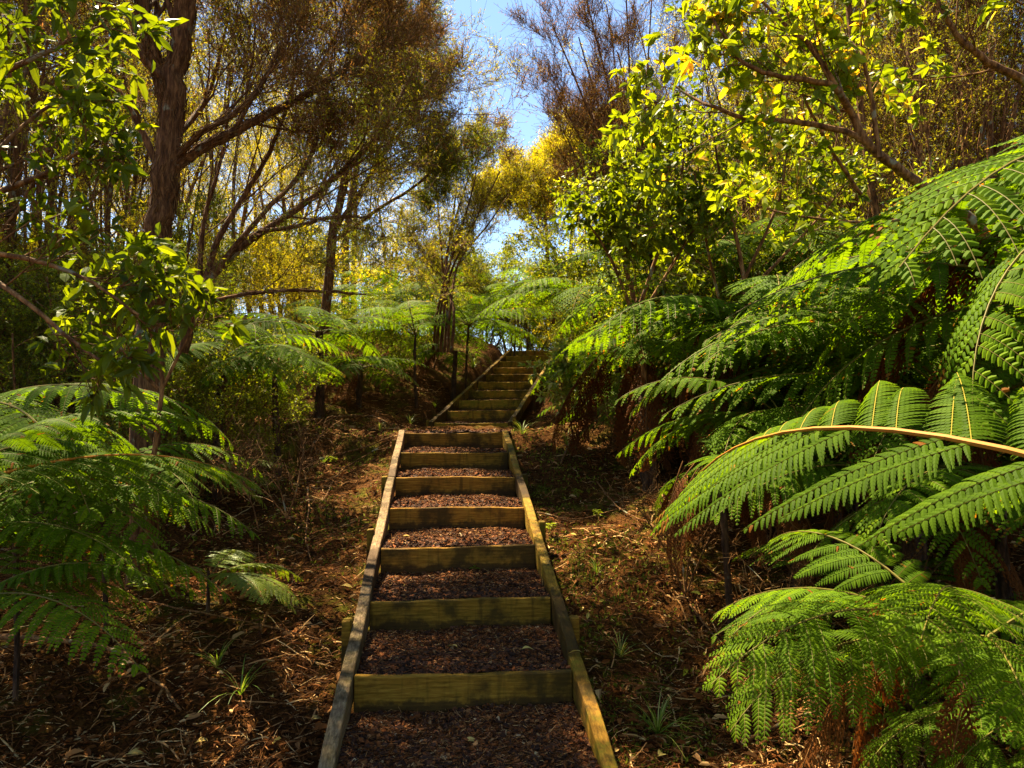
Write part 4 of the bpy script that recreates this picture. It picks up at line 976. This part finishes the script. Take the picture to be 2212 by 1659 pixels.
scatter([TEA[5]], 18, 1, 7, 14, 2.6, 8, 1.05, 'clump of thin upright stems in the thicket right of the steps', 'sapling', 'tea_tree_sapling', 'thin stemmed saplings on the right', .9, ok=lambda x, y: x/y > .26)
lk = lambda x, y: not (-.14 < x/y < .17)
scatter([TEA[0], TEA[1]], 7, -1, 7.5, 13, 3.4, 9, .95, 'tall tea tree with thin reddish trunk in the wood left of the steps', 'tree', 'tea_tree', 'tea trees left of the steps', 1.4, ok=lambda x, y: x/y < -.42)
scatter(TEA[:3], 10, -1, 13, 22, 3.2, 14, 1.0, 'tea tree in the sunlit wood behind the brown bank', 'tree', 'tea_tree', 'tea trees behind the brown bank', 1.6, ok=lk)
scatter([TEA[2], TEA[0], TEA[2]], 16, -1, 22, 34, 3.0, 24, 1.15, 'distant bright tea tree seen through the left wood', 'tree', 'tea_tree', 'distant tea trees on the left', 2.2, ok=lk)
scatter([TEA[1], TEA[3], TEA[0]], 9, 1, 9, 14, 3.6, 9, .95, 'tall tea tree with thin reddish trunk behind the broad leaved boughs', 'tree', 'tea_tree', 'tea trees right of the steps', 1.4, ok=lambda x, y: x/y > .45)
scatter([TEA[2], TEA[0], TEA[3]], 10, 1, 14, 22, 3.2, 15, 1.0, 'tea tree in the sunlit wood right of the upper steps', 'tree', 'tea_tree', 'tea trees in the right wood', 1.6, ok=lk)
scatter([TEA[2], TEA[0]], 14, 1, 22, 34, 3.0, 26, 1.1, 'distant bright tea tree seen through the right wood', 'tree', 'tea_tree', 'distant tea trees on the right', 2.2, ok=lk)
# trees beside and behind the photographer whose crowns shade the lower steps
for x, y, k, s, lb in [(-5.4, 4.4, 0, 1.0, 'tea tree standing behind the glossy leaves on the left'), (5.4, 3.0, 0, 1.0, 'tea tree beyond the ferns at the right edge'), (-6.0, 7.0, 2, 1.0, 'yellow green tea tree far left behind the shaggy trunk')]:
    place(TEA[k], x, y, s, lb, 'tree', 'tea_tree')

# ------------------------------------------------------------------ sedges, seedlings, fallen wood, fallen leaves
def tuft_mesh(seed, n, L, w):
    rng = np.random.default_rng(seed); mb = MB()
    for i in range(n):
        a = rng.random()*6.28; e = R(rng.uniform(35, 85)); l = L*rng.uniform(.5, 1.1); K = 6
        t = np.linspace(0, 1, K); hx = np.cos(e)*l*t+.25*l*t**2; hz = np.sin(e)*l*t-.55*l*t**2.2*np.cos(e*.6)
        c = np.array([math.cos(a), math.sin(a)]); pr = np.array([-c[1], c[0]])
        ww = w*(1-t**1.5)+.0006
        Lf = np.stack([c[0]*hx+pr[0]*ww, c[1]*hx+pr[1]*ww, hz], 1); Rt = np.stack([c[0]*hx-pr[0]*ww, c[1]*hx-pr[1]*ww, hz], 1)
        V = np.stack([Lf, Rt], 1).reshape(-1, 3)
        mb.add(V, [(2*k, 2*k+1, 2*k+3, 2*k+2) for k in range(K-1)], 0, rng.random())
    return mb.mesh('sedge_tuft', [M['grass']])
TU = [tuft_mesh(1, 38, .42, .004), tuft_mesh(2, 16, .30, .003), tuft_mesh(3, 60, .65, .004)]
SED = 'sedge tufts on the forest floor'
for px, py, k, s, lb in [(1022, 795, 0, 1.5, 'bright sedge tuft on the bank left of the upper steps'), (886, 915, 1, 1.1, 'small sedge tuft on the brown bank at the left end of the landing'),
        (820, 930, 1, 1.0, 'sparse sedge tuft left of the top of the lower left rail'), (1128, 938, 1, 1.2, 'sedge tuft beside the right end of the landing'), (1420, 1590, 0, .75, 'wispy sedge tuft at the bottom right of the lower steps'),
        (1340, 1420, 1, .9, 'thin sedge tuft right of the lower right rail'), (700, 1000, 1, .8, 'tiny sedge tuft on the sunlit litter left of the steps'), (1290, 1240, 1, .8, 'faint sedge tuft on the mossy ground right of the rail'),
        (470, 1440, 1, 1.0, 'straggling sedge tuft in the shade at the lower left'), (520, 1500, 1, 1.1, 'thin bent sedge tuft among the sticks at the lower left'), (940, 880, 1, .8, 'lone sedge blades by the foot of the upper left rail'),
        (1225, 960, 1, 1.3, 'sedge tuft under the pale leaved bush')]:
    g = ground_pt(px, py)
    if g: tag(link('sedge_tuft', TU[k], None, (g[0], g[1], gz(*g)), (0, 0, rs.random()*6), s), lb, 'sedge', SED)
for i, (s_, l_, k, sc, lb) in enumerate([(7.2, .92, 2, .9, 'pale sedge clump drooping over the right side of the topmost steps'), (5.9, .85, 2, .8, 'pale sedge clump beside the right rail halfway up the upper steps'), (4.6, .9, 0, 1.2, 'short sedge tuft right of the middle of the upper steps'), (8.4, .8, 2, .9, 'sedge clump at the right end of the top step')]):
    f = FL[1]; p = f['p']+f['u']*s_+f['r']*l_
    tag(link('sedge_tuft', TU[k], None, (p[0], p[1], gz(p[0], p[1])), (0, 0, i*2.0), sc*1.3), lb, 'sedge', 'sedges over the upper steps')

def seedling_mesh(seed, n, h, ll):
    rng = np.random.default_rng(seed); mb = MB()
    pts = np.array([[0, 0, 0], [.004, 0, h*.5], [.0, .006, h]]); tube(mb, pts, [.0014, .0011, .0008], 5, 1)
    a = np.arange(n)*2.4+rng.random(n)*.3; z = h*(.55+.45*np.arange(n)/n)
    P = np.stack([a*0, a*0, z], 1); X = np.stack([np.cos(a), np.sin(a), .35+0*a], 1); X = nrm(X); Y = nrm(np.cross([0, 0, 1.], X)); Zv = np.cross(X, Y)
    s = (ll*(.7+.5*rng.random(n)))[:, None]
    inst(mb, LEAF, LEAF3, P, X*s, Y*s*1.1, Zv*s, 0, rng.random(n)*.5+.4, .3)
    return mb.mesh('seedling', [M['broad'], M['twig']])
SD = [seedling_mesh(1, 5, .05, .04), seedling_mesh(2, 10, .14, .06), seedling_mesh(3, 14, .10, .045)]
f = FL[0]; p = f['p']+f['u']*(2*f['run']-.012)+f['r']*.11
tag(link('seedling', SD[0], None, (p[0], p[1], f['z']+RISE+.012), (R(12), 0, 1.0), 1.2), 'tiny green seedling sprouting against the third riser of the lower steps', 'seedling')
for px, py, k, s, lb in [(1190, 1160, 2, 1.2, 'feathery green seedling on moss beside the right rail'), (1245, 1085, 2, 1.2, 'pale leafy seedling on the litter right of the steps'), (1290, 1130, 1, .9, 'green seedling among twigs right of the steps'),
        (505, 1240, 1, 1.1, 'leafy seedling under the small yellow fern'), (300, 1310, 1, 1.3, 'bright seedling in the shade at the lower left'), (720, 1010, 2, 1.2, 'low seedling in the sunlit patch left of the steps'), (660, 985, 2, 1.2, 'low bright seedling on the mossy edge below the brown bank'),
        (690, 1040, 1, .8, 'green sprig beside a stick left of the rail'), (1110, 985, 2, .8, 'small weed by the top of the lower right rail')]:
    g = ground_pt(px, py)
    if g: tag(link('seedling', SD[k], None, (g[0], g[1], gz(*g)), (0, 0, rs.random()*6), s), lb, 'seedling', 'seedlings on the forest floor')

def stick_thing(pp, r0, r1, label, lift=.02, m='bark2', sub=3):
    pts = []
    for px, py in pp:
        g = ground_pt(px, py)
        if g: pts.append((g[0], g[1], gz(*g)+lift+random.uniform(0, .02)))
    if len(pts) < 2: return
    rng = np.random.default_rng(len(pp)*7+int(pp[0][0])); mb = MB()
    C = spline(pts, 5*len(pts)); C += rng.normal(size=C.shape)*r0*.3; tube(mb, C, np.linspace(r0, r1, len(C)), 7, 0, .5, .2, rng)
    for q in range(sub):
        k = rng.integers(2, len(C)-2); d = nrm(rng.normal(size=3)*[1, 1, .15]); L = rng.uniform(.12, .4)
        B = C[k]+np.outer(np.linspace(0, 1, 5), d*L)+rng.normal(size=(5, 3))*.012; B[0] = C[k]
        B[:, 2] = np.maximum(B[:, 2], terr(B[:, 0], B[:, 1])+.004)
        tube(mb, B, np.linspace(r0*.5, r1*.4, 5), 5, 0)
    o = link('fallen_branch', mb.mesh('fallen_branch', [M[m]], True)); tag(o, label, 'branch', 'fallen branches on the litter')
stick_thing([(-30, 1392), (110, 1400), (250, 1425), (340, 1500), (390, 1560)], .018, .006, 'dark fallen branch lying across the lower left corner', .05)
stick_thing([(250, 1300), (420, 1330), (560, 1365), (700, 1400)], .006, .003, 'long thin stick across the litter left of the lowest steps', .03)
stick_thing([(560, 1370), (590, 1310), (625, 1290)], .010, .006, 'pale split stick left of the steps', .02)
stick_thing([(655, 1010), (668, 1090), (660, 1160), (672, 1220)], .010, .004, 'crooked pale stick running down the slope left of the rail', .02)
stick_thing([(640, 1150), (700, 1080), (740, 1020), (840, 960)], .008, .004, 'thin stick slanting towards the top of the left rail', .02)
stick_thing([(690, 1000), (780, 975), (850, 948)], .012, .006, 'curved branch ending at the top of the lower left rail', .03)
stick_thing([(1210, 1010), (1240, 950), (1290, 920)], .012, .006, 'pale branch standing beside the hanging dead fronds', .03)
stick_thing([(1290, 1050), (1340, 1110), (1420, 1150)], .008, .004, 'pale stick in the lit litter below the dead fronds', .03)
stick_thing([(1490, 1320), (1530, 1370), (1560, 1400)], .007, .004, 'bleached stick in the bright patch on the right', .03)
stick_thing([(1160, 1110), (1250, 1130), (1380, 1090)], .007, .003, 'long thin stick across the moss right of the rail', .02)
stick_thing([(560, 930), (700, 905), (800, 900), (860, 925)], .022, .010, 'low sunlit root along the edge of the brown bank', .0)
stick_thing([(1600, 1620), (1750, 1560), (1900, 1540)], .010, .004, 'thin fallen branch under the bottom right fern', .03)

def leaf_thing(loc, size, rz, val, label, tilt=.1):
    rng = np.random.default_rng(int(size*1e4)+int(rz*10)); mb = MB()
    K = 7; t = np.linspace(0, 1, K); w = .23*np.sin(math.pi*np.clip(t, 0.02, .98)**.85); z = .10*np.sin(t*3.1+rng.random())-.05*t
    V = []
    for k in range(K): V += [(t[k]-.5, -w[k], z[k]+.07*w[k]/.23), (t[k]-.5, 0, z[k]), (t[k]-.5, w[k], z[k]+.09*w[k]/.23)]
    Fc = []
    for k in range(K-1): Fc += [(3*k, 3*k+1, 3*k+4, 3*k+3), (3*k+1, 3*k+2, 3*k+5, 3*k+4)]
    mb.add(np.array(V)*size, Fc, 0, val)
    sticks(mb, np.array([[-.62*size, 0, 0]]), np.array([[-.48*size, 0, 0]]), .0008, .0008, 0, val)
    o = link('fallen_leaf', mb.mesh('fallen_leaf', [M['dleaf']]), None, loc, (tilt, tilt*.7, rz)); tag(o, label, 'leaf', 'fallen leaves')
def tread_pt(i, s, l, up=.022):
    f = FL[0]; p = f['p']+f['u']*(i*f['run']+s)+f['r']*l; return (p[0], p[1], f['z']+i*RISE+up)
leaf_thing(tread_pt(0, .42, -.06), .085, 2.4, .5, 'curled tan leaf in the middle of the tread behind the nearest riser')
leaf_thing(tread_pt(0, .34, .36), .07, .4, .75, 'pale torn leaf at the right of the tread behind the nearest riser')
leaf_thing(tread_pt(0, .45, -.22), .04, 1.2, .5, 'small tan leaf left of the curled leaf on the nearest tread')
leaf_thing(tread_pt(-1, .38, 0.02, .03), .075, .1, .6, 'yellowish leaf on the gravel before the nearest riser')
leaf_thing(tread_pt(2, .4, -.38), .07, .3, .4, 'tan leaf at the left of the fourth tread')
leaf_thing(tread_pt(1, .35, -.35), .05, 1.1, .8, 'pale leaf near the left rail on the second tread')
f = FL[0]; sl_ = RISE/f['run']; s_ = .12; p = f['p']+f['u']*s_+f['r']*(W/2+TH/2)
leaf_thing((p[0], p[1], f['z']+s_*sl_+.032), .07, 2.7, .75, 'cream leaf resting on the lower right rail', .2)
for i, (px, py, s, rz, v) in enumerate([(640, 1160, .07, .3, .98), (510, 1150, .06, 1, .5), (740, 1175, .06, 2, .7), (750, 1270, .08, .1, .6), (570, 1230, .05, 2, .5), (470, 1310, .07, 0, .4), (340, 1590, .08, 2, .5), (440, 1610, .08, 1, .6), (300, 1640, .1, .5, .45), (410, 1555, .05, .7, .7), (1300, 1190, .06, .3, .97), (1340, 1140, .06, 1, .95), (1240, 1160, .07, 0, .8), (1450, 1500, .08, .2, .5), (1430, 1640, .09, 1, .75), (600, 1030, .06, .2, .8), (560, 990, .07, .7, .8), (1370, 1180, .07, 2, .8), (560, 1420, .07, 1.8, .55), (685, 1560, .08, 1, .7)]):
    g = ground_pt(px, py)
    if g: leaf_thing((g[0], g[1], gz(*g)+.02), s, rz, v, ['orange leaf on the slope left of the middle steps', 'tan leaf on the dark litter near the yellow green fern', 'pale leaf beside the left rail', 'long pale leaf below the left rail stake', 'small tan leaf by the crooked pale stick', 'brown leaf beneath the small yellow fern',
        'broad tan leaf near the bottom left', 'crumpled leaf near the bottom left', 'large crumpled leaf at the bottom edge on the left', 'little yellow leaf among the lower left sticks', 'orange leaf on the moss right of the rail', 'rusty leaf right of the upper lower rail', 'cream leaf on moss beside the right rail',
        'brown leaf on litter left of the bottom right ferns', 'yellow leaf at the bottom edge on the right', 'pale leaf in the sunlit patch on the left', 'cream leaf under the yellow green fern tip', 'pale leaf in the lit litter on the right', 'slender leaf on the litter at mid left', 'pale leaf near the foot of the left rail'][i], .25)
print('TRIS', sum(len(m.polygons) for m in bpy.data.meshes), 'OBJS', len(bpy.data.objects))
